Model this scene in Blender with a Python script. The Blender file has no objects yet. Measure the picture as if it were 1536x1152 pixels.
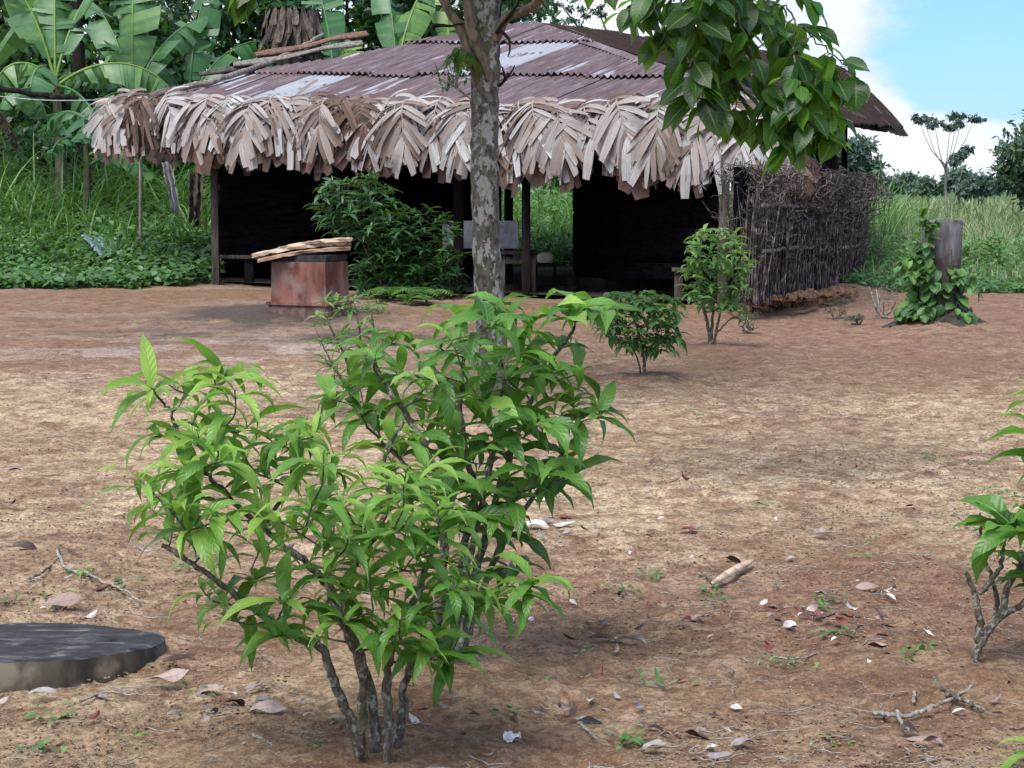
import bpy, math, random
import numpy as np
from mathutils import Vector, Matrix
R = math.radians
random.seed(7)
rng = np.random.default_rng(7)
sc = bpy.context.scene
col = sc.collection

# ------------------------------------------------------------------ camera, world, sun, exposure
CAM_Z = 1.5; F = 2800.0; HORIZ = 285.0
PITCH = math.atan((576-HORIZ)/F)
cd = bpy.data.cameras.new('camera'); cam = bpy.data.objects.new('camera', cd); col.objects.link(cam)
cd.sensor_width = 36.0; cd.lens = 36.0*F/1536.0; cd.clip_start = 0.1; cd.clip_end = 6000
cam.location = (0, 0, CAM_Z); cam.rotation_euler = (R(90)-PITCH, 0, 0)
sc.camera = cam

SUN_EL, SUN_AZ = 58.0, -28.0      # azimuth measured from behind the camera; negative = from the left
sun_dir = Vector((math.sin(R(SUN_AZ))*math.cos(R(SUN_EL)), -math.cos(R(SUN_AZ))*math.cos(R(SUN_EL)), math.sin(R(SUN_EL))))
w = bpy.data.worlds.new("World"); sc.world = w; w.use_nodes = True
nt = w.node_tree; nt.nodes.clear()
def WN(t, **k):
    n = nt.nodes.new(t)
    for a, b in k.items(): setattr(n, a, b)
    return n
sky = WN('ShaderNodeTexSky', sky_type='NISHITA'); sky.sun_disc = False
sky.sun_elevation = R(SUN_EL); sky.sun_rotation = math.atan2(sun_dir.x, sun_dir.y)
sky.air_density = 1.1; sky.dust_density = 0.6; sky.ozone_density = 2.0
bg1 = WN('ShaderNodeBackground'); bg1.inputs['Strength'].default_value = 0.072
tint = WN('ShaderNodeMix', data_type='RGBA', blend_type='MULTIPLY'); tint.inputs[0].default_value = 1; tint.inputs[7].default_value = (.55, .86, 1.38, 1)
nt.links.new(sky.outputs[0], tint.inputs[6]); nt.links.new(tint.outputs[2], bg1.inputs[0])
bg2 = WN('ShaderNodeBackground'); bg2.inputs['Strength'].default_value = .60
tc = WN('ShaderNodeTexCoord')
sep = WN('ShaderNodeSeparateXYZ'); nt.links.new(tc.outputs['Generated'], sep.inputs[0])
def wm(op, a, b=None, c=None):
    n = WN('ShaderNodeMath', operation=op)
    for i, v in enumerate((a, b, c)):
        if v is None: continue
        if isinstance(v, (int, float)): n.inputs[i].default_value = v
        else: nt.links.new(v, n.inputs[i])
    return n.outputs[0]
mp = WN('ShaderNodeMapping'); mp.inputs['Scale'].default_value = (1, 1, 2.0); mp.inputs['Location'].default_value = (0.36, 0.0, 0.15)
nt.links.new(tc.outputs['Generated'], mp.inputs[0])
nz = WN('ShaderNodeTexNoise'); nz.inputs['Scale'].default_value = 9; nz.inputs['Detail'].default_value = 9; nz.inputs['Roughness'].default_value = .55
nt.links.new(mp.outputs[0], nz.inputs['Vector'])
nzb = WN('ShaderNodeTexNoise'); nzb.inputs['Scale'].default_value = 2.4; nzb.inputs['Detail'].default_value = 3
nt.links.new(mp.outputs[0], nzb.inputs['Vector'])
azr = wm('DIVIDE', sep.outputs[0], wm('MAXIMUM', sep.outputs[1], .05))            # tan(azimuth)
# a clear window low in the sky to the right of the view, cloud nearly everywhere else
g1 = wm('MULTIPLY', wm('SUBTRACT', azr, .205), 9.0)
g2 = wm('MULTIPLY', wm('SUBTRACT', sep.outputs[2], .037), 22.0)
clear = wm('MINIMUM', wm('MAXIMUM', g1, -.7), wm('MAXIMUM', g2, -.7))
clear = wm('MINIMUM', clear, .33)
front = wm('GREATER_THAN', sep.outputs[1], .05)
clear = wm('MULTIPLY', clear, front)
m0 = wm('ADD', wm('MULTIPLY', nz.outputs['Fac'], 1.5), wm('MULTIPLY', nzb.outputs['Fac'], .5))
m0 = wm('SUBTRACT', m0, clear)
mr = WN('ShaderNodeMapRange', interpolation_type='SMOOTHSTEP'); mr.inputs[1].default_value = .84; mr.inputs[2].default_value = 1.12
mr.inputs[3].default_value = 0.05
nt.links.new(m0, mr.inputs[0])
cr = WN('ShaderNodeValToRGB'); cr.color_ramp.elements[0].position = .35; cr.color_ramp.elements[1].position = .7
cr.color_ramp.elements[0].color = (.66, .74, .92, 1); cr.color_ramp.elements[1].color = (.97, .97, 1.0, 1)
nt.links.new(nz.outputs['Fac'], cr.inputs[0]); nt.links.new(cr.outputs[0], bg2.inputs[0])
mx = WN('ShaderNodeMixShader'); nt.links.new(mr.outputs[0], mx.inputs[0]); nt.links.new(bg1.outputs[0], mx.inputs[1]); nt.links.new(bg2.outputs[0], mx.inputs[2])
wo = WN('ShaderNodeOutputWorld'); nt.links.new(mx.outputs[0], wo.inputs[0])

sl = bpy.data.lights.new('sun', 'SUN'); sl.energy = 2.3; sl.angle = R(34); sl.color = (1, .955, .88)
so = bpy.data.objects.new('sun', sl); col.objects.link(so); so.rotation_euler = sun_dir.to_track_quat('Z', 'Y').to_euler()
sc.view_settings.view_transform = 'Standard'; sc.view_settings.look = 'None'; sc.view_settings.gamma = 1
sc.view_settings.exposure = 1.03
sc.cycles.max_bounces = 6; sc.cycles.diffuse_bounces = 3; sc.cycles.transmission_bounces = 3; sc.cycles.transparent_max_bounces = 6
sc.cycles.use_denoising = True

# ------------------------------------------------------------------ pixel -> world helpers (positions in the 1536x1152 photograph)
ca, sa = math.cos(PITCH), math.sin(PITCH)
def ray(px, py):
    x = (px-768)/F; v = -(py-576)/F
    return Vector((x, ca+v*sa, -sa+v*ca))
def P(px, py, D):
    r = ray(px, py); k = D/r.y
    return Vector((r.x*k, D, CAM_Z+r.z*k))
def G(px, py, z=0.0):
    r = ray(px, py); k = (z-CAM_Z)/r.z
    return Vector((r.x*k, r.y*k, z))
def V(*a): return np.array(a, float)

# ------------------------------------------------------------------ noise
def _hash(ix, iy, s):
    h = (ix.astype(np.int64)*374761393 + iy.astype(np.int64)*668265263 + s*2147483647) & 0xffffffff
    h = ((h ^ (h >> 13))*1274126177) & 0xffffffff
    h = (h ^ (h >> 16)) & 0xffffff
    return h/float(0xffffff)
def vnoise(x, y, s=0):
    x = np.asarray(x, float); y = np.asarray(y, float)
    ix = np.floor(x); iy = np.floor(y); fx = x-ix; fy = y-iy
    fx = fx*fx*(3-2*fx); fy = fy*fy*(3-2*fy)
    a = _hash(ix, iy, s); b = _hash(ix+1, iy, s); c = _hash(ix, iy+1, s); d = _hash(ix+1, iy+1, s)
    return (a*(1-fx)+b*fx)*(1-fy)+(c*(1-fx)+d*fx)*fy
def fbm(x, y, o=4, s=0, g=.5):
    t = 0; a = 1; n = 0
    for i in range(o):
        t = t+a*vnoise(x*2**i+i*17.3, y*2**i-i*9.1, s+i); n += a; a *= g
    return t/n
def sst(a, b, x):
    t = np.clip((x-a)/(b-a), 0, 1); return t*t*(3-2*t)
def hgt(x, y):
    x = np.asarray(x, float); y = np.asarray(y, float)
    h = (fbm(x*.35, y*.35, 3, 3)-.5)*.10*sst(3, 9, y)
    h = h + sst(-3.5, -7.5, x)*sst(29.5, 38, y)*1.15
    h = h + sst(34, 60, y)*.5*sst(4, -4, x)
    h = h + .05*np.exp(-((x+2.6)**2+(y-23.1)**2)/.9)
    h = h + sst(2.2,3.2,x)*.16*np.exp(-((y-25.2-(x-3.2)*1.2)**2)/.5)*sst(6.5,4.5,x)
    return h
def HG(px, py):
    p = G(px, py)
    for _ in range(3): p = G(px, py, float(hgt(p.x, p.y)))
    return p

# ------------------------------------------------------------------ mesh building
class Acc:
    def __init__(s): s.v = []; s.q = []; s.t = []; s.a = []; s.u = []; s.n = 0
    def add(s, v, q=None, t=None, var=0., uv=None):
        v = np.asarray(v, float).reshape(-1, 3)
        if q is not None and len(q): s.q.append(np.asarray(q, np.int64).reshape(-1, 4)+s.n)
        if t is not None and len(t): s.t.append(np.asarray(t, np.int64).reshape(-1, 3)+s.n)
        s.v.append(v); s.a.append(np.broadcast_to(np.asarray(var, float), (len(v),)) if np.ndim(var) < 2 else var)
        s.u.append(np.zeros((len(v), 3)) if uv is None else np.asarray(uv, float).reshape(-1, 3)); s.n += len(v)
    def mesh(s, name, off=(0, 0, 0), smooth=True):
        me = bpy.data.meshes.new(name)
        v = np.concatenate(s.v)-np.array(off, float)
        me.vertices.add(len(v)); me.vertices.foreach_set('co', v.astype(np.float32).ravel())
        q = np.concatenate(s.q) if s.q else np.zeros((0, 4), np.int64)
        t = np.concatenate(s.t) if s.t else np.zeros((0, 3), np.int64)
        li = np.concatenate([q.ravel(), t.ravel()])
        me.loops.add(len(li)); me.loops.foreach_set('vertex_index', li.astype(np.int32))
        me.polygons.add(len(q)+len(t))
        st = np.concatenate([np.arange(len(q))*4, len(q)*4+np.arange(len(t))*3])
        me.polygons.foreach_set('loop_start', st.astype(np.int32))
        me.polygons.foreach_set('loop_total', np.concatenate([np.full(len(q), 4), np.full(len(t), 3)]).astype(np.int32))
        me.polygons.foreach_set('use_smooth', np.full(len(q)+len(t), smooth))
        me.update(calc_edges=True)
        at = me.attributes.new('var', 'FLOAT', 'POINT'); at.data.foreach_set('value', np.concatenate(s.a).astype(np.float32))
        au = me.attributes.new('luv', 'FLOAT_VECTOR', 'POINT'); au.data.foreach_set('vector', np.concatenate(s.u).astype(np.float32).ravel())
        return me

def part(name, acc, mat, parent=None, smooth=True, label=None, kind=None):
    off = tuple(parent.matrix_world.translation) if parent is None else world_off(parent)
    o = bpy.data.objects.new(name, acc.mesh(name, off, smooth)); col.objects.link(o)
    o.data.materials.append(mat)
    o.parent = parent
    if label: o['label'] = label
    if kind: o['kind'] = kind
    return o
def world_off(o):
    t = Vector((0, 0, 0))
    while o is not None: t += o.location; o = o.parent
    return tuple(t)
def thing(name, label, cat, loc, group=None):
    o = bpy.data.objects.new(name, None); col.objects.link(o); o.location = loc; o.empty_display_size = .2
    o['label'] = label; o['category'] = cat
    if group: o['group'] = group
    return o
def single(name, acc, mat, label, cat, group=None, loc=(0, 0, 0), smooth=True, kind=None):
    o = bpy.data.objects.new(name, acc.mesh(name, loc, smooth)); col.objects.link(o); o.location = loc
    o.data.materials.append(mat)
    if label: o['label'] = label
    if cat: o['category'] = cat
    if group: o['group'] = group
    if kind: o['kind'] = kind
    return o

def norm(a): return a/np.maximum(np.linalg.norm(a, axis=-1, keepdims=True), 1e-9)
def lance(t):  return np.clip(np.sin(np.pi*np.clip(t, 0, 1)**.85)**.8*(1-.45*t**3), .02, 1)*np.clip((1-t)*3.2, 0.02, 1)**.5
def oval(t):   return np.clip(np.sin(np.pi*np.clip(t, 0, 1)**.8)**.6, .03, 1)*np.clip((1-t)*4.5, 0.02, 1)**.5
def ovate(t):   return np.clip(np.sin(np.pi*np.clip(t, 0, 1)**.72)**.62, .03, 1)*np.clip((1-t)*3.2, 0.02, 1)**.7
def strap(t):  return np.clip(np.minimum(t*2.2+.35, 1)*(1-.25*np.clip(t*4-3, 0, 1)), 0, 1)
def bladep(t): return np.clip(1-t**1.8, .03, 1)
def leaves(acc, p, d, n, L, W, curve=1.0, fold=.25, wave=.06, prof=lance, segs=7, cols=5, var=None, twist=0., freq=2.3, sag=None):
    p = np.atleast_2d(p); N = len(p)
    d = norm(np.broadcast_to(d, (N, 3)).astype(float)); n = np.broadcast_to(n, (N, 3)).astype(float)
    s = norm(np.cross(d, n)); n = np.cross(s, d)
    L = np.broadcast_to(L, (N,)); W = np.broadcast_to(W, (N,)); curve = np.broadcast_to(curve, (N,)); fold = np.broadcast_to(fold, (N,))
    twist = np.broadcast_to(twist, (N,))
    t = np.linspace(0, 1, segs+1)
    th = curve[:, None]*t[None]**1.2
    step = (L/segs)[:, None, None]*(np.cos(th)[..., None]*d[:, None]-np.sin(th)[..., None]*n[:, None])
    c = np.concatenate([np.zeros((N, 1, 3)), np.cumsum(.5*(step[:, 1:]+step[:, :-1]), 1)], 1)+p[:, None]
    if sag is not None: c = c+(np.broadcast_to(sag, (N,))*L)[:, None, None]*(t**2)[None, :, None]*V(0, 0, -1)
    nn = np.sin(th)[..., None]*d[:, None]+np.cos(th)[..., None]*n[:, None]
    ss = np.broadcast_to(s[:, None], nn.shape)
    tw = (twist[:, None]*t[None])[..., None]
    ss, nn = ss*np.cos(tw)+nn*np.sin(tw), nn*np.cos(tw)-ss*np.sin(tw)
    u = np.linspace(-1, 1, cols)
    w_ = (W/2)[:, None]*prof(t)[None]
    ph = rng.random(N)*6.28
    wv = np.sin(freq*6.28*t[None]+ph[:, None])[:, :, None]*np.sign(u)[None, None]*u[None, None]**2*wave
    wv = wv + np.cos(freq*.8*6.28*t[None]+ph[:, None]*2)[:, :, None]*(u[None, None]**2)*wave*.8
    lat = u[None, None]*w_[..., None]*np.cos(fold)[:, None, None]
    up = np.abs(u)[None, None]*w_[..., None]*np.sin(fold)[:, None, None]+wv*w_[..., None]*2
    v = c[:, :, None]+ss[:, :, None]*lat[..., None]+nn[:, :, None]*up[..., None]
    S = segs+1
    i = np.arange(segs)[:, None]*cols+np.arange(cols-1)[None]
    q = np.stack([i, i+1, i+cols+1, i+cols], -1).reshape(-1, 4)
    q = (q[None]+(np.arange(N)*S*cols)[:, None, None]).reshape(-1, 4)
    if var is None: var = rng.random(N)
    var = np.repeat(np.broadcast_to(var, (N,)), S*cols)
    uv = np.zeros((N, S, cols, 3)); uv[..., 0] = u[None, None]; uv[..., 1] = t[None, :, None]; uv[..., 2] = ph[:, None, None]
    acc.add(v, q=q, var=var, uv=uv)

def tube(acc, pts, rad, sides=7, var=0., cap=True, rough=0.):
    pts = np.array([tuple(p) for p in pts], float); n = len(pts)
    rad = np.broadcast_to(rad, (n,)).astype(float)
    tg = np.gradient(pts, axis=0); tg = norm(tg)
    ref = np.array([0, 0, 1.]) if abs(tg[0, 2]) < .9 else np.array([1., 0, 0])
    a = norm(np.cross(tg[0], ref)[None])[0]
    A = []
    for k in range(n):
        a = a-tg[k]*a.dot(tg[k]); a /= max(np.linalg.norm(a), 1e-9); A.append(a)
    A = np.array(A); B = np.cross(tg, A)
    an = np.linspace(0, 2*np.pi, sides, endpoint=False)
    rr = rad[:, None]*(1+rough*(rng.random((n, sides))-.5)*2)
    v = pts[:, None]+(A[:, None]*np.cos(an)[None, :, None]+B[:, None]*np.sin(an)[None, :, None])*rr[..., None]
    i = np.arange(n-1)[:, None]*sides; j = np.arange(sides)[None]; k = (j+1) % sides
    q = np.stack([i+j, i+k, i+sides+k, i+sides+j], -1).reshape(-1, 4)
    uv = np.zeros((n, sides, 3)); uv[..., 0] = an/6.28; uv[..., 1] = np.linspace(0, 1, n)[:, None]
    base = acc.n
    acc.add(v, q=q, var=var, uv=uv)
    if cap:
        for e, c in ((0, pts[0]), (n-1, pts[-1])):
            ring = v[e]; vv = np.concatenate([ring, c[None]])
            tri = [(a_, (a_+1) % sides, sides) for a_ in range(sides)]
            if e == 0: tri = [(b, a_, c_) for a_, b, c_ in tri]
            acc.add(vv, t=tri, var=var)
def spline(pts, n=12, jit=0.):
    pts = np.array([tuple(p) for p in pts], float)
    if len(pts) == 2: pts = np.array([pts[0], pts.mean(0), pts[1]])
    m = len(pts); tt = np.linspace(0, m-1, n); out = []
    ext = np.concatenate([2*pts[:1]-pts[1:2], pts, 2*pts[-1:]-pts[-2:-1]])
    for t in tt:
        i = min(int(t), m-2); f = t-i; a, b, c, d = ext[i:i+4]
        out.append(.5*((2*b)+(-a+c)*f+(2*a-5*b+4*c-d)*f*f+(-a+3*b-3*c+d)*f**3))
    out = np.array(out)
    if jit: out[1:-1] += (rng.random((n-2, 3))-.5)*2*jit
    return out
def box(acc, c, ax, half, var=0., bev=0., jit=0.):
    """box with centre c, three axes ax (unit vectors), half sizes; small chamfer"""
    c = np.array(tuple(c), float); ax = np.array([tuple(a) for a in ax], float); h = np.array(half, float)
    b = min(bev or .004, min(half)*.4)
    vs = []; idx = {}
    for sx in (-1, 1):
        for sy in (-1, 1):
            for sz in (-1, 1):
                s = np.array([sx, sy, sz])
                for k in range(3):
                    q = s*(h-b); q[k] = s[k]*h[k]
                    idx[(sx, sy, sz, k)] = len(vs); vs.append(q)
    vs = np.array(vs)
    if jit: vs = vs+(rng.random(vs.shape)-.5)*2*jit
    F4 = []; F3 = []
    for k in range(3):
        i, j = (k+1) % 3, (k+2) % 3
        for s in (-1, 1):
            f = []
            for (a, b2) in ((-1, -1), (1, -1), (1, 1), (-1, 1)):
                t = [0, 0, 0]; t[k] = s; t[i] = a; t[j] = b2; f.append(idx[(*t, k)])
            F4.append(f if s > 0 else f[::-1])
    for k in range(3):
        i, j = (k+1) % 3, (k+2) % 3
        for a in (-1, 1):
            for b2 in (-1, 1):
                t0 = [0, 0, 0]; t0[i] = a; t0[j] = b2; t1 = list(t0); t0[k] = -1; t1[k] = 1
                f = [idx[(*t0, i)], idx[(*t1, i)], idx[(*t1, j)], idx[(*t0, j)]]
                F4.append(f if a*b2 < 0 else f[::-1])
    for sx in (-1, 1):
        for sy in (-1, 1):
            for sz in (-1, 1):
                f = [idx[(sx, sy, sz, k)] for k in range(3)]
                F3.append(f if sx*sy*sz > 0 else f[::-1])
    acc.add(c+vs@ax, q=F4, t=F3, var=var)
def beam(acc, a, b, w_, h_, up=(0, 0, 1), var=0., jit=0.):
    a = np.array(tuple(a), float); b = np.array(tuple(b), float); d = b-a; L = np.linalg.norm(d); d /= L
    s = np.cross(d, np.array(up, float)); s /= np.linalg.norm(s); u = np.cross(s, d)
    box(acc, (a+b)/2, (d, s, u), (L/2, w_/2, h_/2), var=var, jit=jit)

# ------------------------------------------------------------------ materials
def newmat(name):
    m = bpy.data.materials.new(name); m.use_nodes = True; t = m.node_tree; t.nodes.clear()
    out = t.nodes.new('ShaderNodeOutputMaterial'); b = t.nodes.new('ShaderNodeBsdfPrincipled'); t.links.new(b.outputs[0], out.inputs[0])
    return m, t, b, out
class NB:
    def __init__(s, t): s.t = t
    def n(s, ty, **k):
        x = s.t.nodes.new(ty)
        for a, b in k.items(): setattr(x, a, b)
        return x
    def put(s, sock, v):
        if v is None: return
        if hasattr(v, 'is_output') or isinstance(v, bpy.types.NodeSocket): s.t.links.new(v, sock)
        else: sock.default_value = v
    def math(s, op, a, b=None, c=None, clamp=False):
        x = s.n('ShaderNodeMath', operation=op, use_clamp=clamp)
        for i, v in enumerate((a, b, c)): s.put(x.inputs[i], v)
        return x.outputs[0]
    def attr(s, name, out='Fac'): return s.n('ShaderNodeAttribute', attribute_name=name).outputs[out]
    def pos(s): return s.n('ShaderNodeNewGeometry').outputs['Position']
    def obj(s): return s.n('ShaderNodeTexCoord').outputs['Object']
    def map(s, v, sc_=(1, 1, 1), rot=(0, 0, 0), loc=(0, 0, 0)):
        x = s.n('ShaderNodeMapping'); s.put(x.inputs[0], v); x.inputs['Scale'].default_value = sc_; x.inputs['Rotation'].default_value = rot; x.inputs['Location'].default_value = loc
        return x.outputs[0]
    def noise(s, v, scale, detail=4, rough=.55, dist=0., out='Fac'):
        x = s.n('ShaderNodeTexNoise'); s.put(x.inputs['Vector'], v)
        x.inputs['Scale'].default_value = scale; x.inputs['Detail'].default_value = detail; x.inputs['Roughness'].default_value = rough; x.inputs['Distortion'].default_value = dist
        return x.outputs[out]
    def voro(s, v, scale, feature='F1', out='Distance', rand=1.):
        x = s.n('ShaderNodeTexVoronoi', feature=feature); s.put(x.inputs['Vector'], v); x.inputs['Scale'].default_value = scale; x.inputs['Randomness'].default_value = rand
        return x.outputs[out]
    def ramp(s, f, stops, interp='LINEAR'):
        x = s.n('ShaderNodeValToRGB'); s.put(x.inputs[0], f); r = x.color_ramp; r.interpolation = interp
        while len(r.elements) < len(stops): r.elements.new(.5)
        for e, (p_, c) in zip(r.elements, stops):
            e.position = p_; e.color = (*c, 1) if len(c) == 3 else c
        return x.outputs[0]
    def rng(s, v, a, b, c=0., d=1., smooth=True):
        x = s.n('ShaderNodeMapRange', interpolation_type='SMOOTHSTEP' if smooth else 'LINEAR'); s.put(x.inputs[0], v)
        for i, k in enumerate((a, b, c, d)): x.inputs[i+1].default_value = k
        return x.outputs[0]
    def mix(s, f, a, b, blend='MIX'):
        x = s.n('ShaderNodeMix', data_type='RGBA', blend_type=blend); s.put(x.inputs[0], f)
        for i, v in ((6, a), (7, b)):
            if isinstance(v, tuple): v = (*v[:3], 1)
            s.put(x.inputs[i], v)
        return x.outputs[2]
    def bump(s, h, strength=.5, dist=.01, nrm=None):
        x = s.n('ShaderNodeBump'); s.put(x.inputs['Height'], h); x.inputs['Strength'].default_value = strength; x.inputs['Distance'].default_value = dist
        if nrm: s.put(x.inputs['Normal'], nrm)
        return x.outputs[0]

def leaf_mat(name, stops, rough=.42, trans=.35, tcol=None, veins=True, spec=.5, noise_amt=.35, vb=.35):
    m, t, b, out = newmat(name); k = NB(t)
    var = k.attr('var'); c = k.ramp(var, stops)
    nzv = k.noise(k.pos(), 9, 3)
    c = k.mix(k.rng(nzv, .3, .75, 0, noise_amt), c, (stops[0][1][0]*.8, stops[0][1][1]*.8, stops[0][1][2]*.8))
    if veins: c = k.mix(k.rng(k.noise(k.map(k.pos(), loc=(7, 7, 7)), 22, 4, .6), .66, .72, 0, .55), c, (.32, .30, .06))
    h = None
    if veins:
        luv = k.attr('luv', 'Vector'); sp = k.n('ShaderNodeSeparateXYZ'); t.links.new(luv, sp.inputs[0])
        au = k.math('ABSOLUTE', sp.outputs[0])
        mid = k.rng(au, .03, .10, 1, 0)
        c = k.mix(k.math('MULTIPLY', mid, .45), c, (.28, .38, .10))
        sv = k.math('SINE', k.math('SUBTRACT', k.math('MULTIPLY', sp.outputs[1], 62.), k.math('MULTIPLY', au, 9.)))
        h = k.math('ADD', k.math('MULTIPLY', sv, .5), k.math('MULTIPLY', mid, -2.))
        c = k.mix(k.math('MULTIPLY', k.rng(sv, .55, 1, 0, 1), .16), c, (.22, .34, .09))
        t.links.new(k.bump(h, vb, .0025), b.inputs['Normal'])
    t.links.new(c, b.inputs['Base Color']); b.inputs['Roughness'].default_value = rough; b.inputs['Specular IOR Level'].default_value = spec
    if trans > 0:
        tr = k.n('ShaderNodeBsdfTranslucent')
        tc_ = k.mix(.5, c, tcol or (.25, .5, .05)); t.links.new(tc_, tr.inputs[0])
        ms = k.n('ShaderNodeMixShader'); ms.inputs[0].default_value = trans
        t.links.new(b.outputs[0], ms.inputs[1]); t.links.new(tr.outputs[0], ms.inputs[2]); t.links.new(ms.outputs[0], out.inputs[0])
    return m
def bark_mat(name, dark, light, lichen=None, scale=14, rough=.85, la=.55, vert=.35):
    m, t, b, out = newmat(name); k = NB(t); p = k.pos()
    v = k.map(p, (1, 1, vert)); n1 = k.noise(v, scale, 6, .65); n2 = k.noise(p, scale*.35, 4)
    c = k.mix(k.rng(n1, .35, .65), dark, light)
    if lichen:
        n3 = k.noise(k.map(p, (1, 1, .75), loc=(3, 1, 7)), scale*.55, 6, .62, .35)
        edge = k.math('MULTIPLY', k.rng(n3, la, la+.025), k.rng(n1, .3, .5, .55, 1))
        c = k.mix(edge, c, lichen)
        c = k.mix(k.rng(k.noise(k.map(p, (1, 1, .7), loc=(9, 2, 1)), scale*.5, 3), .56, .62, 0, .7), c, (.06, .085, .035))
    t.links.new(c, b.inputs['Base Color']); b.inputs['Roughness'].default_value = rough
    t.links.new(k.bump(k.math('ADD', n1, k.math('MULTIPLY', n2, .5)), .7, .012), b.inputs['Normal'])
    return m
def simple_mat(name, a, b_, scale=8, rough=.8, stretch=(1, 1, 1), bump=.4, bd=.006, c3=None, lo=.35, hi=.65, obj=False, spec=.4):
    m, t, b, out = newmat(name); k = NB(t); p = k.obj() if obj else k.pos()
    v = k.map(p, stretch); n1 = k.noise(v, scale, 6, .6)
    c = k.mix(k.rng(n1, lo, hi), a, b_)
    if c3: c = k.mix(k.rng(k.noise(k.map(p, loc=(5, 5, 5)), scale*.4, 4), .5, .66), c, c3)
    va = k.attr('var'); c = k.mix(k.math('MULTIPLY', va, .35), c, tuple(x*.35 for x in a))
    t.links.new(c, b.inputs['Base Color']); b.inputs['Roughness'].default_value = rough; b.inputs['Specular IOR Level'].default_value = spec
    t.links.new(k.bump(n1, bump, bd), b.inputs['Normal'])
    return m

M = {}
M['bush'] = leaf_mat('coffee_leaf', [(0, (.024, .085, .014)), (.35, (.065, .20, .028)), (.65, (.15, .36, .05)), (1, (.36, .56, .10))], rough=.36, trans=.42)
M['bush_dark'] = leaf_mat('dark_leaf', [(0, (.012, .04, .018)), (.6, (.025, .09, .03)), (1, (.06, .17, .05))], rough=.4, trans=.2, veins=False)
M['bush_mid'] = leaf_mat('mid_leaf', [(0, (.025, .085, .025)), (.5, (.05, .16, .04)), (1, (.16, .32, .07))], rough=.42, trans=.3)
M['pale_bush'] = leaf_mat('pale_leaf', [(0, (.05, .13, .035)), (.5, (.12, .27, .07)), (1, (.30, .46, .11))], rough=.4, trans=.35)
M['canopy'] = leaf_mat('canopy_leaf', [(0, (.008, .03, .012)), (.55, (.018, .075, .018)), (.8, (.045, .15, .02)), (1, (.10, .26, .03))], rough=.38, trans=.5, tcol=(.3, .65, .03), spec=.45, vb=.12)
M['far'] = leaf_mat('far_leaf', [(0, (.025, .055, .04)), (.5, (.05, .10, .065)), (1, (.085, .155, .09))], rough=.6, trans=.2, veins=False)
M['far_blue'] = leaf_mat('haze_tinted_leaf', [(0, (.05, .085, .085)), (.5, (.085, .14, .12)), (1, (.13, .20, .15))], rough=.7, trans=.2, veins=False)  # distance haze painted into the leaf colour, pale and bluish
M['grass'] = leaf_mat('grass_blade', [(0, (.022, .065, .022)), (.5, (.06, .17, .045)), (1, (.19, .36, .10))], rough=.5, trans=.3, veins=False)
M['grass_far'] = leaf_mat('field_grass', [(0, (.09, .14, .06)), (.5, (.19, .26, .12)), (.85, (.33, .37, .20)), (1, (.44, .42, .28))], rough=.6, trans=.3, veins=False)  # field grass colour paled and dulled to carry haze
M['weed'] = leaf_mat('weed_leaf', [(0, (.03, .085, .03)), (.5, (.085, .22, .06)), (1, (.23, .42, .13))], rough=.45, trans=.3, veins=False)
M['banana'] = leaf_mat('banana_leaf', [(0, (.03, .10, .035)), (.4, (.055, .17, .06)), (.75, (.12, .27, .12)), (1, (.26, .42, .07))], rough=.38, trans=.35, veins=False)
M['banana_dry'] = simple_mat('dry_banana', (.03, .022, .018), (.17, .135, .11), 12, .9, (1, 1, .3))
M['thatch'] = None
M['stem'] = bark_mat('shrub_bark', (.045, .036, .028), (.16, .14, .11), (.28, .29, .25), 85, la=.55, vert=.5)
M['stem_pale'] = bark_mat('pale_bark', (.16, .14, .12), (.36, .34, .31), None, 50)
M['twig'] = bark_mat('twig_bark', (.05, .06, .025), (.14, .13, .07), None, 60)
M['trunk'] = bark_mat('trunk_bark', (.03, .026, .02), (.13, .118, .09), (.25, .255, .235), 26, la=.53, vert=.6)
M['far_trunk'] = bark_mat('far_bark', (.12, .11, .10), (.3, .28, .26), None, 5)
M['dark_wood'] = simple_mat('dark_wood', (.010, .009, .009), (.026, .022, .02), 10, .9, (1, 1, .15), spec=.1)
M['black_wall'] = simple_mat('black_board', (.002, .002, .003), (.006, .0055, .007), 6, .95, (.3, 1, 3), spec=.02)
M['grey_wood'] = simple_mat('grey_wood', (.10, .09, .08), (.26, .235, .205), 22, .85, (1, 1, .12))
M['mid_wood'] = simple_mat('weathered_wood', (.035, .03, .026), (.10, .085, .075), 20, .88, (1, 1, .12))

# thatch
def mk_thatch(name, a, b_, c_):
    m, t, b, out = newmat(name); k = NB(t)
    luv = k.attr('luv', 'Vector'); sp = k.n('ShaderNodeSeparateXYZ'); t.links.new(luv, sp.inputs[0])
    c = k.ramp(k.attr('var'), [(0, a), (.5, b_), (1, c_)])
    g = k.noise(k.map(luv, (16, 1.6, 1)), 1.0, 4, .6)
    c = k.mix(k.rng(g, .38, .66, 0, .65), c, tuple(x*.5 for x in a))
    n = k.noise(k.pos(), 5, 4); c = k.mix(k.rng(n, .5, .75, 0, .45), c, (.26, .165, .12))
    t.links.new(c, b.inputs['Base Color']); b.inputs['Roughness'].default_value = .7
    t.links.new(k.bump(g, .6, .008), b.inputs['Normal'])
    tr = k.n('ShaderNodeBsdfTranslucent'); t.links.new(k.mix(.5, c, (.4, .25, .15)), tr.inputs[0])
    ms = k.n('ShaderNodeMixShader'); ms.inputs[0].default_value = .12
    t.links.new(b.outputs[0], ms.inputs[1]); t.links.new(tr.outputs[0], ms.inputs[2]); t.links.new(ms.outputs[0], out.inputs[0])
    return m
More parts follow.
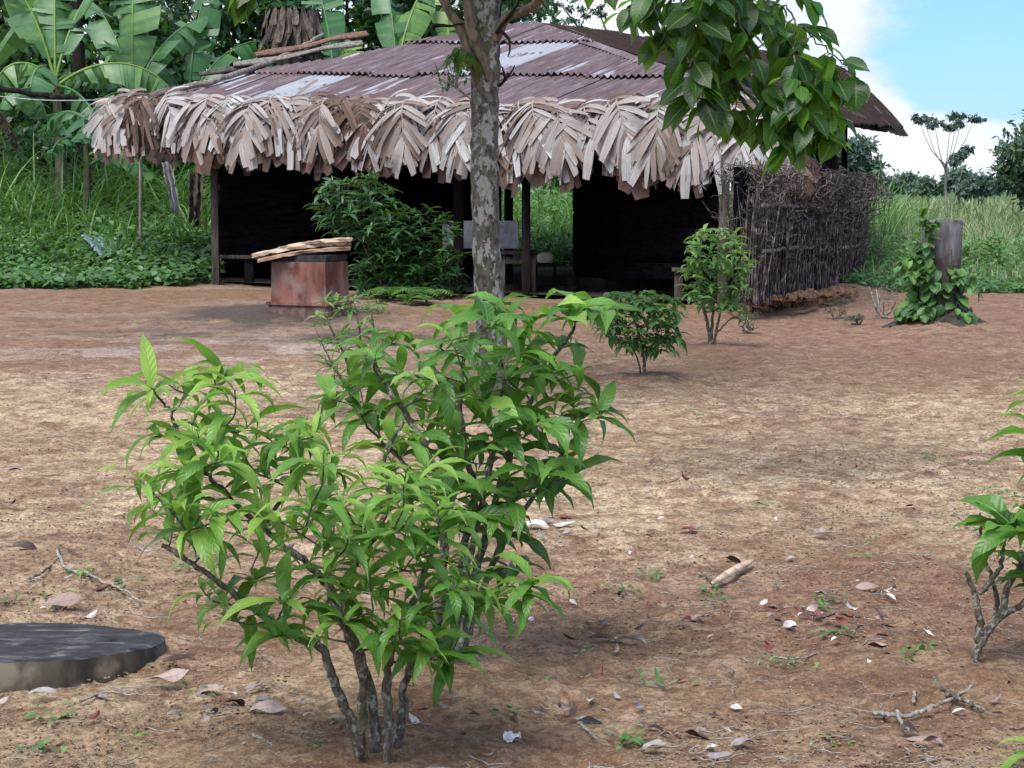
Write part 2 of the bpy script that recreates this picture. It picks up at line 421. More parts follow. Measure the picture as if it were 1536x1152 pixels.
M['thatch'] = mk_thatch('dry_frond', (.19, .13, .105), (.43, .375, .345), (.62, .63, .63))
M['thatch_brown'] = mk_thatch('brown_frond', (.05, .028, .02), (.12, .07, .05), (.24, .15, .12))  # brown back layer, darkened further so gaps between leaflets look shaded

# corrugated rusty roof
def mk_roof(name='rusty_corrugated_iron', darker=False):
    m, t, b, out = newmat(name); k = NB(t)
    luv = k.attr('luv', 'Vector'); var = k.attr('var')
    st = k.map(luv, (5.0, .9, 1)); n1 = k.noise(st, 1.6, 6, .65); n2 = k.noise(k.pos(), 2.2, 5, .6); n3 = k.noise(k.map(luv, (7.5, .38, 1), loc=(3, 3, 0)), 1.0, 3, .5)
    rust = k.ramp(n1, [(.25, (.058, .040, .043)), (.5, (.125, .090, .097)), (.75, (.235, .185, .198))])
    rust = k.mix(k.rng(n2, .54, .72, 0, .5), rust, (.11, .05, .038))
    bare = k.mix(n1, (.24, .25, .29), (.46, .50, .56))
    f = k.math('ADD', k.rng(n3, .585, .64, 0, 1), k.rng(var, .9, .92, 0, 1), clamp=True)
    f = k.math('MULTIPLY', f, k.rng(n2, .35, .45, 0, 1))
    c = k.mix(k.math('MULTIPLY', f, .85), rust, bare)
    if darker: c = k.mix(k.math('MULTIPLY', f, .35), k.mix(n1, (.012, .009, .009), (.05, .035, .03)), (.2, .19, .2))
    t.links.new(c, b.inputs['Base Color']); b.inputs['Roughness'].default_value = .95 if darker else .6; b.inputs['Specular IOR Level'].default_value = .08 if darker else .4
    t.links.new(k.bump(n1, .3, .004), b.inputs['Normal'])
    return m
M['roof'] = mk_roof(); M['roof_dark'] = mk_roof('dark_iron', True)  # second variant is near-black and rougher, for the right slope

# soil
def mk_soil():
    m, t, b, out = newmat('laterite_soil'); k = NB(t); p = k.pos()
    red = k.attr('var'); luv = k.attr('luv', 'Vector'); sp = k.n('ShaderNodeSeparateXYZ'); t.links.new(luv, sp.inputs[0])
    n1 = k.noise(p, 3.0, 8, .62); n2 = k.noise(k.map(p, (.75, 1.15, 1)), 26, 7, .68, .6); n3 = k.noise(p, 110, 4, .6)
    vd = k.voro(p, 34)
    crust = k.noise(p, 5.5, 7, .62, .3); big = k.noise(p, .9, 4, .5)
    base = k.mix(k.math('MINIMUM', red, 1.), (.23, .14, .085), (.475, .35, .22))
    base = k.mix(k.rng(n1, .48, .70, 0, .45), base, (.30, .155, .085))
    base = k.mix(sp.outputs[2], base, (.29, .165, .115))                      # red clay in the distance
    base = k.mix(sp.outputs[1], base, (.46, .37, .32))                       # pale worn ground
    lightk = k.math('MULTIPLY', k.rng(crust, .485, .555, 0, .9), k.rng(big, .35, .6, .4, 1))
    lightk = k.math('MULTIPLY', lightk, k.math('ADD', k.math('MULTIPLY', k.math('MINIMUM', red, 1.), .85), .22, clamp=True))
    base = k.mix(lightk, base, (.64, .50, .335))
    base = k.mix(k.rng(crust, .44, .37, 0, .60), base, (.155, .085, .052))
    base = k.mix(sp.outputs[0], base, (.060, .055, .057))                    # ash stain by the stove
    n4 = k.noise(k.map(p, (.9, 1.1, 1), loc=(4, 4, 4)), 62, 5, .7)
    fine = k.math('MULTIPLY', k.rng(n2, .40, .53, .15, 1), k.rng(n4, .41, .53, .3, 1))
    c = k.mix(k.math('MULTIPLY', k.math('SUBTRACT', 1., fine), .68), base, (.075, .038, .021))
    c = k.mix(k.rng(n3, .58, .70, 0, .45), c, (.60, .49, .37))
    c = k.mix(k.math('SUBTRACT', red, 1., clamp=True), c, (.07, .12, .035))
    t.links.new(c, b.inputs['Base Color']); b.inputs['Roughness'].default_value = .92; b.inputs['Specular IOR Level'].default_value = .25
    h = k.math('ADD', k.math('ADD', k.math('MULTIPLY', n2, .9), k.math('MULTIPLY', n4, .6)), k.math('MULTIPLY', n3, .35)); h = k.math('ADD', h, k.math('MULTIPLY', crust, .9))
    t.links.new(k.bump(h, .8, .026), b.inputs['Normal'])
    return m
M['soil'] = mk_soil()

# ------------------------------------------------------------------ the ground
def build_ground():
    ys = [-40, -20, -8, -2, 1.5, 3.0]; y = 3.6
    while y < 45: ys.append(y); y += max(.012, y*y/4200.)
    while y < 4000: ys.append(y); y *= 1.18
    ys = np.array(ys); tt = np.concatenate([[-14, -7, -3.5, -2, -1.4], np.linspace(-1.05, 1.05, 430), [1.4, 2, 3.5, 7, 14]])
    hw = 1.0+.30*np.maximum(ys, 2)
    X = tt[None]*hw[:, None]; Y = np.broadcast_to(ys[:, None], X.shape)
    Z = hgt(X, Y)
    near = sst(45, 14, Y)
    z2 = (fbm(X*7, Y*9, 5, 11, .68)-.5)*.066+(np.abs(fbm(X*2.2, Y*3.2, 3, 5)-.5))*-.05
    Z = Z+z2*near*np.where(np.abs(X/hw[:, None]) < 1.06, 1, 0)
    # small hollow of washed soil, mounds at the shrub feet
    for (px, py, a, r) in ((690, 1020, .05, .35), (965, 568, .06, .35), (1065, 522, .05, .35), (1460, 1012, .05, .3), (560, 1155, .04, .3), (1400, 492, .10, .6)):
        g = G(px, py); Z = Z+a*np.exp(-((X-g.x)**2+(Y-g.y)**2)/r**2)
    fr = sst(14, 19, Y); dry = sst(.40, .62, fbm(X*.7+3, Y*.55, 4, 21))*.55+sst(7.0, 8.8, Y)*sst(17, 12, Y)*.55
    dry = dry*(1-.95*np.exp(-((X-.9)**2/1.6+(Y-6.2)**2/1.3)))
    dry = np.clip(dry*(1-.6*sst(14, 20, Y)), 0, 1)
    g = G(420, 470); ash = np.exp(-((X-g.x)**2/1.0+(Y-g.y+.25)**2/2.2))*1.5*sst(.25, .6, fbm(X*3, Y*3, 3, 8))+.8*np.exp(-((X-g.x+.5)**2/2.0+(Y-g.y+3.3)**2/1.8))*sst(.5, .62, fbm(X*1.7, Y*2.6, 4, 31))
    g2 = G(560, 500); ash = ash+.9*np.exp(-((X-g2.x)**2/1.4+(Y-g2.y)**2/1.5))*sst(.42, .6, fbm(X*2, Y*2.6, 3, 18))
    ash = ash+1.0*np.exp(-((X-g.x+.1)**2/.75+(Y-g.y+.1)**2/1.3))
    ash = np.clip(ash, 0, .92)
    wp = G(250, 530); worn = np.exp(-((X-wp.x-.3)**2/3.2+(Y-wp.y)**2/5.0))*sst(.45, .62, fbm(X*1.1, Y*1.8, 4, 41))
    worn = np.clip(worn+sst(14.5, 19, Y)*sst(.5, .7, fbm(X*.5, Y*1.1, 3, 55))*.35*sst(2, -1, X), 0, .9)
    clay = sst(15, 22, Y)*sst(0, 3, X)*.75+sst(.5, .64, fbm(X*.8, Y*1.0, 4, 61))*.45
    clay = np.clip(clay, 0, .85); dry = dry*(1-.75*fr)
    dry = dry+2*sst(28.5, 31, Y+.0*X)*np.where((X > 5.6), 1, sst(34, 37, Y))
    a = Acc(); uv = np.stack([ash, worn, clay], -1)
    ny, nx = X.shape
    i = np.arange(ny-1)[:, None]*nx+np.arange(nx-1)[None]
    q = np.stack([i, i+1, i+nx+1, i+nx], -1).reshape(-1, 4)
    a.add(np.stack([X, Y, Z], -1), q=q, var=dry.ravel(), uv=uv)
    o = single('ground', a, M['soil'], None, None, kind='structure')
build_ground()
def gz(x, y): return float(hgt(x, y))
def ground_at(px, py):
    p = HG(px, py); return p

# ------------------------------------------------------------------ the hut
def build_hut():
    base = G(700, 437)
    hut = thing('hut', 'open hut with rusty corrugated roof and a shaggy fringe of dry palm fronds', 'hut', base)
    FL, FR, R1 = (np.array(P(*a)) for a in ((176, 155, 30.2), (1195, 172, 23.4), (800, 35, 32.2)))
    e = (FR-FL)/np.linalg.norm(FR-FL); u = R1-FL; u = u-e*u.dot(e); u /= np.linalg.norm(u); n = np.cross(e, u)
    LEN = np.linalg.norm(FR-FL)
    r = np.array(ray(195, 134)); o = np.array((0, 0, CAM_Z)); k = (FL-o).dot(n)/r.dot(n); FL2 = o+r*k
    ab = lambda p: ((p-FL).dot(e), (p-FL).dot(u))
    a2, b2 = ab(FL2); a1, b1 = ab(R1)
    ox = [0, a2, a1, LEN]; oy = [0, b2, b1, 0]
    if a2 < 0.05: ox[1] = .05
    bmax = lambda a: np.interp(a, ox, oy)
    pitch = .115
    def slope(S, nrm, a_rng, rows, bm, wsheet=.80, lab=None, mat=None, amp=.027, sag=.02):
        for ri, (b0, b1_) in enumerate(rows):
            a = a_rng[0]+(ri % 2)*-.3
            while a < a_rng[1]:
                aw = np.arange(a, a+wsheet+.045, pitch/4); jb = rng.normal(0, .035)
                aw = aw[(aw >= a_rng[0]-1e-6) & (aw <= a_rng[1]+1e-6)]
                bb = np.linspace(b0+jb, b1_+jb+.06, 9)
                if len(aw) > 3:
                    A, B = np.meshgrid(aw, bb); lim = bm(A)
                    Bc = np.minimum(B, lim)
                    off = ri*.03+amp*np.cos(2*np.pi*A/pitch)+rng.normal(0, .006)+(A-a)/wsheet*rng.normal(0, .012)+.02*(B-b0)/(b1_-b0)*-1
                    off = off+(fbm(A*1.3, B*1.3, 2, 77)-.5)*sag*2+ (.02 if B is None else 0)
                    Pt = S(A, Bc)+nrm(A, Bc)*off[..., None]
                    ny, nx = A.shape
                    ii = np.arange(ny-1)[:, None]*nx+np.arange(nx-1)[None]
                    ok = (bb[:-1, None] < np.maximum(lim[0, :-1], lim[0, 1:])[None]-.01)
                    q = np.stack([ii, ii+1, ii+nx+1, ii+nx], -1)[ok]
                    if len(q):
                        ac = Acc(); uv = np.stack([A+ri*13.7+rng.random()*9, B, A*0], -1)
                        ac.add(Pt, q=q, var=rng.random(), uv=uv)
                        part('roof_sheet', ac, mat or M['roof'], hut)
                a += wsheet
    S1 = lambda A, B: FL+e*A[..., None]+u*B[..., None]
    N1 = lambda A, B: np.broadcast_to(n, A.shape+(3,))
    slope(S1, N1, (0, LEN), [(-.15, 2.0), (1.92, 4.1), (4.02, b1+.1)], bmax)
    # right slope, a warped sheet that sags to its outer corner
    BR = np.array(P(1350, 186, 35)); R2 = np.array(P(1232, 88, 40)); BL = FL+(R2-R1)*.95+np.array((0, 0, -.2))
    W2 = np.linalg.norm(BR-FR); H2 = np.linalg.norm(R1-FR)
    def bil(c00, c10, c11, c01, bulge):
        Lx = np.linalg.norm(c10-c00); Ly = .5*(np.linalg.norm(c01-c00)+np.linalg.norm(c11-c10))
        def S(A, B):
            s = (A/Lx)[..., None]; t = (B/Ly)[..., None]
            p = (c00*(1-s)+c10*s)*(1-t)+(c01*(1-s)+c11*s)*t
            p = p+np.array((0, 0, 1.))*bulge*4*s**2*t*(1-t)
            return p
        nn = np.cross(c10-c00, c01-c00); nn = nn/np.linalg.norm(nn)
        if nn[2] < 0: nn = -nn
        return S, (lambda A, B: np.broadcast_to(nn, A.shape+(3,))), Lx, Ly
    S2, N2, Lx, Ly = bil(FR, BR, R2, R1, .18)
    slope(S2, N2, (0, Lx), [(-.25, Ly*.48), (Ly*.46, Ly)], lambda A: A*0+Ly+.02, wsheet=1.1, mat=M['roof_dark'])
    S3, N3, Lx, Ly = bil(FL, BL, R2, R1, 0.)
    slope(S3, N3, (0, Lx), [(-.1, Ly)], lambda A: A*0+Ly-.02, wsheet=2.2)
    S4, N4, Lx, Ly = bil(BL, BR, R2+np.array((.02, 0, 0)), R2, 0.)
    slope(S4, N4, (0, Lx), [(-.1, Ly)], lambda A: A*0+Ly-.02, wsheet=2.2)
    # two thick outer sheets sagging under the right corner
    for (x0, y0, d0, x1, y1, d1, hh) in ((1215, 160, 26.3, 1352, 188, 34.5, .22),):
        a_ = np.array(P(x0, y0, d0)); b_ = np.array(P(x1, y1, d1))
        s = np.linspace(0, 1, 60)[None, :]; t = np.linspace(0, 1, 6)[:, None]
        dn = np.array((.25, -.25, -.42))
        p = a_+(b_-a_)*s[..., None]+dn*(t[..., None]*.42*(1+.3*np.sin(s[..., None]*9)))*np.ones_like(s)[..., None]
        p = p+np.array((0, 0, 1.))*(.012*np.cos(s*9/pitch*6.28))[..., None]
        ii = np.arange(5)[:, None]*60+np.arange(59)[None]
        ac = Acc(); ac.add(p, q=np.stack([ii, ii+1, ii+61, ii+60], -1), var=.2, uv=np.stack([np.broadcast_to(s*9, p.shape[:2]), np.broadcast_to(t, p.shape[:2]), np.zeros(p.shape[:2])], -1))
        part('roof_sheet', ac, M['roof_dark'], hut, label='sagging outer roof sheet at the right corner')
    # ridge cap on the near hip
    ac = Acc(); hp = np.linspace(0, 1, 30)
    c = R1*(1-hp[:, None])+FR*hp[:, None]+np.array((0, 0, .05))
    sd = np.cross((FR-R1)/np.linalg.norm(FR-R1), (0, 0, 1.)); sd /= np.linalg.norm(sd)
    rows = [c+sd*o_+np.array((0, 0, -abs(o_)*.28)) for o_ in (-.16, -.08, 0, .08, .16)]
    p = np.stack(rows, 0)+np.array((0, 0, 1))*(rng.random((5, 30, 1))-.5)*.015
    ii = np.arange(4)[:, None]*30+np.arange(29)[None]
    ac.add(p, q=np.stack([ii, ii+1, ii+31, ii+30], -1), var=.5, uv=p*.7); part('ridge_cap', ac, M['roof'], hut)
    # eave pole & rafters
    ac = Acc(); tube(ac, spline([FL+n*-.08+u*.1, (FL+FR)/2+n*-.1, FR+n*-.08+u*.1], 20, .01), .045); part('eave_pole', ac, M['mid_wood'], hut)
    ac = Acc(); tube(ac, spline([FR+n*-.1, (FR+BR)/2+np.array((0, 0, -.08)), BR+np.array((-.3, -.2, -.12))], 20, .01), .045); part('eave_pole', ac, M['dark_wood'], hut)
    for i in range(11):
        a = .5+i*1.1; b = float(bmax(np.array(a)))
        if b > .3:
            ac = Acc(); tube(ac, [FL+e*a+n*-.06, FL+e*a+u*(b-.1)+n*-.06], .035); part('rafter', ac, M['dark_wood'], hut)
    # posts
    def FY(px): return 425+(px-323)/(1100-323)*27
    def post(px, yt, yb, wpx, mat, D=None, lab=None, kind='post', lean=0):
        g = HG(px, yb) if D is None else None
        D_ = g.y if D is None else D
        b_ = P(px, yb, D_); t_ = P(px+lean, yt, D_); wd = wpx/F*D_
        ac = Acc(); beam(ac, b_-Vector((0, 0, .06)), t_, wd, wd*.9, up=(0, 1, 0), jit=.004)
        return part(kind, ac, mat, hut, label=lab)
    post(324, 225, 427, 11, M['mid_wood'], lean=-3); post(374, 385, 427, 13, M['dark_wood'])
    post(468, 240, 430, 12, M['dark_wood']); post(688, 230, 440, 15, M['dark_wood'])
    post(789, 225, 446, 13, M['dark_wood']); post(763, 225, 430, 13, M['dark_wood'])
    post(874, 230, 420, 12, M['dark_wood']); post(1083, 225, 452, 14, M['mid_wood'], lean=5)
    post(1233, 180, 440, 10, M['dark_wood'], D=28); post(1252, 180, 435, 9, M['dark_wood'], D=30.5); post(1267, 185, 432, 8, M['dark_wood'], D=32.5)
    # walls
    def wall(x0, x1, yt, yb, D0, D1, mat, name='dark_board', n_=7, lab=None):
        for i in range(n_):
            f0 = i/n_; f1 = (i+1)/n_
            ac = Acc(); ya = yt+(yb-yt)*f0; yc = yt+(yb-yt)*f1+2.0
            a_ = P(x0, (ya+yc)/2, D0); b_ = P(x1, (ya+yc)/2, D1)
            hgt_ = (yc-ya)/F*(D0+D1)/2
            beam(ac, a_, b_, .025, hgt_, jit=.004); part(name, ac, mat, hut, label=lab)
    g0 = HG(330, 425).y+.12
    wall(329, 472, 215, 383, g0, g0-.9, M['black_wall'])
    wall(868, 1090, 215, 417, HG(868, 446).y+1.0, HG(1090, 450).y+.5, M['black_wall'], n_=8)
    wall(325, 752, 150, 412, 35.5, 33.2, M['black_wall'], n_=9)  # black back wall put in for the darkness inside the hut
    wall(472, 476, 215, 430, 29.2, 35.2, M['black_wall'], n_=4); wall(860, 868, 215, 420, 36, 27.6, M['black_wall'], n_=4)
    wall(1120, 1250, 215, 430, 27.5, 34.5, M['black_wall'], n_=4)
    wall(329, 478, 386, 421, g0+1.3, g0+.4, M['black_wall'], n_=2)  # added black boards stand in for shade below the left panel
    ac = Acc(); beam(ac, P(318, 385, g0-.14), P(476, 387, g0-1.0), .05, .06); part('rail', ac, M['mid_wood'], hut)
    ac = Acc(); beam(ac, P(745, 436, 27.3), P(872, 436, 26.9), .5, .16); part('threshold', ac, M['dark_wood'], hut)
    ac = Acc(); beam(ac, P(858, 424, 26.9), P(1095, 428, 25.8), .35, .16, jit=.01); part('threshold', ac, M['dark_wood'], hut)
    ac = Acc(); beam(ac, P(664, 352, 28.7), P(778, 352, 28.2), .03, .42, jit=.005); part('panel', ac, M['pale_board'], hut, label='pale grey board seen through the dark hut')
    ac = Acc(); box(ac, (0, 0, 0), ((1, 0, 0), (0, 1, 0), (0, 0, 1)), (.01, .01, .01)) 
    # interior floor
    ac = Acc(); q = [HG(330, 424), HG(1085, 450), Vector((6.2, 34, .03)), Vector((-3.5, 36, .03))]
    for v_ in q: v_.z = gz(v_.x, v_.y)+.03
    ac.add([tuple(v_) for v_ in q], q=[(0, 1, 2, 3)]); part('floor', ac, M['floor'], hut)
    # palm frond fringe
    outd = np.cross(e, (0, 0, 1.)); outd /= np.linalg.norm(outd)
    if outd[1] > 0: outd = -outd
    eh = np.array((e[0], e[1], 0)); eh /= np.linalg.norm(eh)
    def frond(a, drop, back, k):
        side0 = 1 if rng.random() < .5 else -1
        tilt = rng.normal(0, .35 if back else .68)
        p0 = FL+e*a+outd*(.16 if back else .24+rng.random()*.16)+np.array((0, 0, (.02 if not back else .0)+rng.random()*.14))
        p0 = p0-outd*.3
        mseg = 12; t = np.linspace(0, 1, mseg)
        el = .15-1.6*np.clip(t*2.2, 0, 1)**.6           # elevation of the rib: out, then down
        dirs = np.cos(el)[:, None]*(outd*math.cos(tilt)+eh*math.sin(tilt)*.5)+np.sin(el)[:, None]*(np.array((0, 0, 1.))*1+eh*-math.sin(tilt)*.7)
        dirs = norm(dirs); rib = p0+np.concatenate([np.zeros((1, 3)), np.cumsum(dirs[:-1]*drop/(mseg-1), 0)])
        ac = Acc(); tube(ac, rib, np.linspace(.014, .006, mseg), 5, var=.6, cap=False)
        nl = int(rng.integers(9, 12)) if not back else 9; 
        tone = np.clip(rng.normal(.64, .26), 0, 1)
        for sgn in (-1, 1):
            tt = np.linspace(.12, 1, nl)+rng.normal(0, .012, nl); tt = np.clip(tt, 0, 1)
            T = np.stack([np.interp(tt, t, dirs[:, j]) for j in range(3)], -1); Pp = np.stack([np.interp(tt, t, rib[:, j]) for j in range(3)], -1)
            T = norm(T); S = norm(np.cross(T, outd+np.array((0, 0, .35)))); Nn = np.cross(S, T)
            Nn = Nn*np.sign(np.sum(Nn*(outd+np.array((0, 0, .6))), -1))[:, None]
            al = np.linspace(1.30, .40, nl)+rng.normal(0, .06, nl)
            d = T*np.cos(al)[:, None]+S*sgn*np.sin(al)[:, None]
            d = d+Nn*rng.normal(.05, .07, nl)[:, None]
            keep = rng.random(nl) > .10
            L = (.36+.14*np.sin(np.linspace(.7, 2.9, nl)))*(1.1*drop if back else 1.0)*rng.uniform(.85, 1.12, nl)
            if back: L = L*1.15
            Wd = rng.uniform(.052, .080, nl)*np.linspace(.85, 1.8, nl)*(1.4 if back else 1)*(.92 if rng.random() < .75 else 1.3)
            leaves(ac, Pp[keep], d[keep], Nn[keep], L[keep], Wd[keep], sag=rng.uniform(.10, .38, nl)[keep]*(.3 if back else 1), curve=rng.uniform(-.05, .5, nl)[keep], fold=rng.uniform(.0, .3, nl)[keep], wave=.05, prof=strap,
                   segs=5, cols=3, var=np.clip(tone+rng.normal(0, .24, nl), 0, 1)[keep], twist=rng.normal(0, .5, nl)[keep], freq=1)
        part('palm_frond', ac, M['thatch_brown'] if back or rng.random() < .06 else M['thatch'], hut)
    nb = 34
    for i in range(nb): a_ = -.1+(LEN+.1)*(i+rng.random()*.6)/nb; frond(a_, rng.uniform(.78, .96)*(.9+.10*a_/LEN), True, i)
    nf = 66
    for i in range(nf): a_ = -.15+(LEN+.1)*(i+rng.random()*.7)/nf; frond(a_, rng.uniform(.55, .74)*(.95+.10*a_/LEN), False, i)
    return dict(FL=FL, FR=FR, R1=R1, e=e, u=u, n=n, hut=hut)
M['pale_board'] = simple_mat('pale_board', (.5, .51, .54), (.72, .73, .76), 8, .7)
M['floor'] = simple_mat('earth_floor', (.03, .024, .02), (.07, .05, .04), 8, .95)
H = build_hut()

# things lying on the roof
def roof_point(px, py, lift=.05):
    r = np.array(ray(px, py)); o = np.array((0, 0, CAM_Z)); k = (H['FL']-o).dot(H['n'])/r.dot(H['n']); return o+r*k+H['n']*lift
ac = Acc(); tube(ac, spline([roof_point(238, 146, .06), roof_point(330, 128, .1), roof_point(430, 92, .1), roof_point(486, 62, .12)], 24, .015), np.linspace(.055, .035, 24), 8, rough=.12)
single('wooden_pole', ac, M['grey_wood'], 'long grey pole lying up the left side of the rusty roof', 'pole', loc=tuple(roof_point(238, 146)))
for i, (a, b, wd, mt, lb) in enumerate((((385, 97), (552, 66), .16, 'bark', 'broad slab of brown bark on the roof, topmost of its pile'), ((352, 108), (545, 76), .12, 'grey_wood', 'pale split board under the bark slab on the roof'), ((300, 118), (480, 84), .10, 'mid_wood', 'thin weathered board on the roof beside the long pole'))):
    if i == 0: M['bark'] = simple_mat('red_bark', (.09, .045, .03), (.20, .12, .085), 20, .9, (1, 1, .3))
    ac = Acc(); pa, pb = roof_point(*a, .16-.05*i), roof_point(*b, .20-.05*i)
    t = np.linspace(0, 1, 14)
    for s_ in (0,):
        c = pa+(pb-pa)*t[:, None]; s = np.cross(pb-pa, H['n']); s /= np.linalg.norm(s)
        v = []
        for k_, (su, sn) in enumerate(((-1, 0), (-.5, .02), (0, .035), (.5, .02), (1, 0), (.9, -.03), (0, -.012), (-.9, -.03))):
            v.append(c+s*su*wd*(1+.18*np.sin(t*17+k_))[:, None]+H['n']*(sn+.02*np.sin(t*9+k_*.4))[:, None])
        v = np.stack(v, 0); ii = np.arange(8)[:, None]*14+np.arange(13)[None]; jj = ((np.arange(8)+1) % 8)[:, None]*14+np.arange(13)[None]
        ac.add(v, q=np.stack([ii, ii+1, jj+1, jj], -1)); ac.add(v[:, 0], q=[(0, 1, 2, 3), (3, 4, 5, 6), (3, 6, 7, 0)]); ac.add(v[:, -1], q=[(3, 2, 1, 0), (6, 5, 4, 3), (0, 7, 6, 3)])
    single('wood_slab', ac, M[mt], lb, 'board', 'boards lying on the roof', loc=tuple(pa))

# ------------------------------------------------------------------ brushwood fence
def build_fence():
    a = HG(1122, 454)+Vector((.0, .0, 0)); b = HG(1280, 430)
    ft = thing('brushwood_fence', 'screen of dark tangled sticks bound with pale rails at the right end of the hut', 'fence', a)
    a = np.array(a); b = np.array(b); d = b-a; L = np.linalg.norm(d); d /= L; nn = np.array((d[1], -d[0], 0)); nn *= (1 if nn[0] > 0 else -1)
    a0 = a-d*.2; L0 = L+.2
    ac = Acc()
    for i in range(1500):
        s = rng.random()*L0; off = rng.normal(0, .09); h = rng.uniform(.8, 1.35)
        p0 = a0+d*s+nn*off+V(0, 0, rng.uniform(-.05, .1)); p1 = p0+V(0, 0, h)+d*rng.normal(0, .13)+nn*rng.normal(0, .08)
        tube(ac, spline([p0, (p0+p1)/2+rng.normal(0, .03, 3), p1], 4), [rng.uniform(.007, .014), .009, .008, .004], 4, var=rng.random(), cap=False)
    for i in range(6000):
        s = rng.random()*(L0+.15); z = rng.uniform(.35, 1.66); top = .12*(s/L0)
        wid = .11+.11*sst(.6, 1.6, z)
        p0 = a0+d*s+nn*(rng.normal(0, wid)+.13*sst(.75, 1.3, z)*sst(0, 1, s)-.02)+V(0, 0, z)
        dr = rng.normal(0, 1, 3); dr[2] = abs(dr[2])*1.2; dr = dr/np.linalg.norm(dr)*rng.uniform(.12, .36)
        dr[0] *= .8
        p1 = p0+dr; 
        if p1[2] > 1.78: p1[2] = 1.78-rng.random()*.12
        tube(ac, spline([p0, (p0+p1)/2+rng.normal(0, .05, 3), p1], 5), [rng.uniform(.005, .010), .007, .006, .005, .002], 3, var=rng.random(), cap=False)
    part('brushwood', ac, M['sticks'], ft, kind='stuff')
    for z0, z1 in ((1.13, 1.13), (.60, .62)):
        for (s0, s1) in ((-.05, L*.42), (L*.47, L+.02)):
            ac = Acc(); p = [a+d*s0+nn*.17+V(0, 0, z0), a+d*(s0+s1)/2+nn*.19+V(0, 0, z0+.03), a+d*s1+nn*.17+V(0, 0, z1+.02)]
            tube(ac, spline(p, 10, .012), .024, 8, rough=.05); part('rail', ac, M['grey_wood'], ft)
    # solid black box behind the sticks
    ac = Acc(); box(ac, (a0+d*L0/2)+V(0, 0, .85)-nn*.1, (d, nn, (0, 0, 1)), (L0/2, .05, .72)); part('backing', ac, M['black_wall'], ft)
M['sticks'] = simple_mat('dry_sticks', (.05, .04, .037), (.34, .29, .27), 9, .9, lo=.42, hi=.7)
build_fence()
# clods and roots at the foot of the fence
ac = Acc()
for i in range(420):
    t = rng.random(); p = HG(1118+165*t, 463-26*t+rng.uniform(-4, 10)); r = rng.uniform(.02, .07)
    v = norm(rng.normal(0, 1, (8, 3)))*r*V(1, 1, .7); 
    th = np.linspace(0, 2*np.pi, 6, endpoint=False)
    ring = np.stack([np.cos(th), np.sin(th), th*0], -1)*r*(1+rng.normal(0, .2, (6, 1)))
    top = ring*.55+V(0, 0, r*rng.uniform(.5, 1.1))
    vv = np.concatenate([ring-V(0, 0, .02), top, V(0, 0, r*.9)[None]])+np.array(p)+V(0, 0, .05*rng.random())
    ac.add(vv, q=[(k, (k+1) % 6, 6+(k+1) % 6, 6+k) for k in range(6)], t=[(6+k, 6+(k+1) % 6, 12) for k in range(6)], var=rng.random())
M['clods'] = simple_mat('clay_clods', (.10, .05, .03), (.27, .16, .10), 14, .95)
single('soil_clods', ac, M['clods'], 'crumbled brown clods banked along the foot of the stick fence', 'soil', kind='stuff', smooth=False)

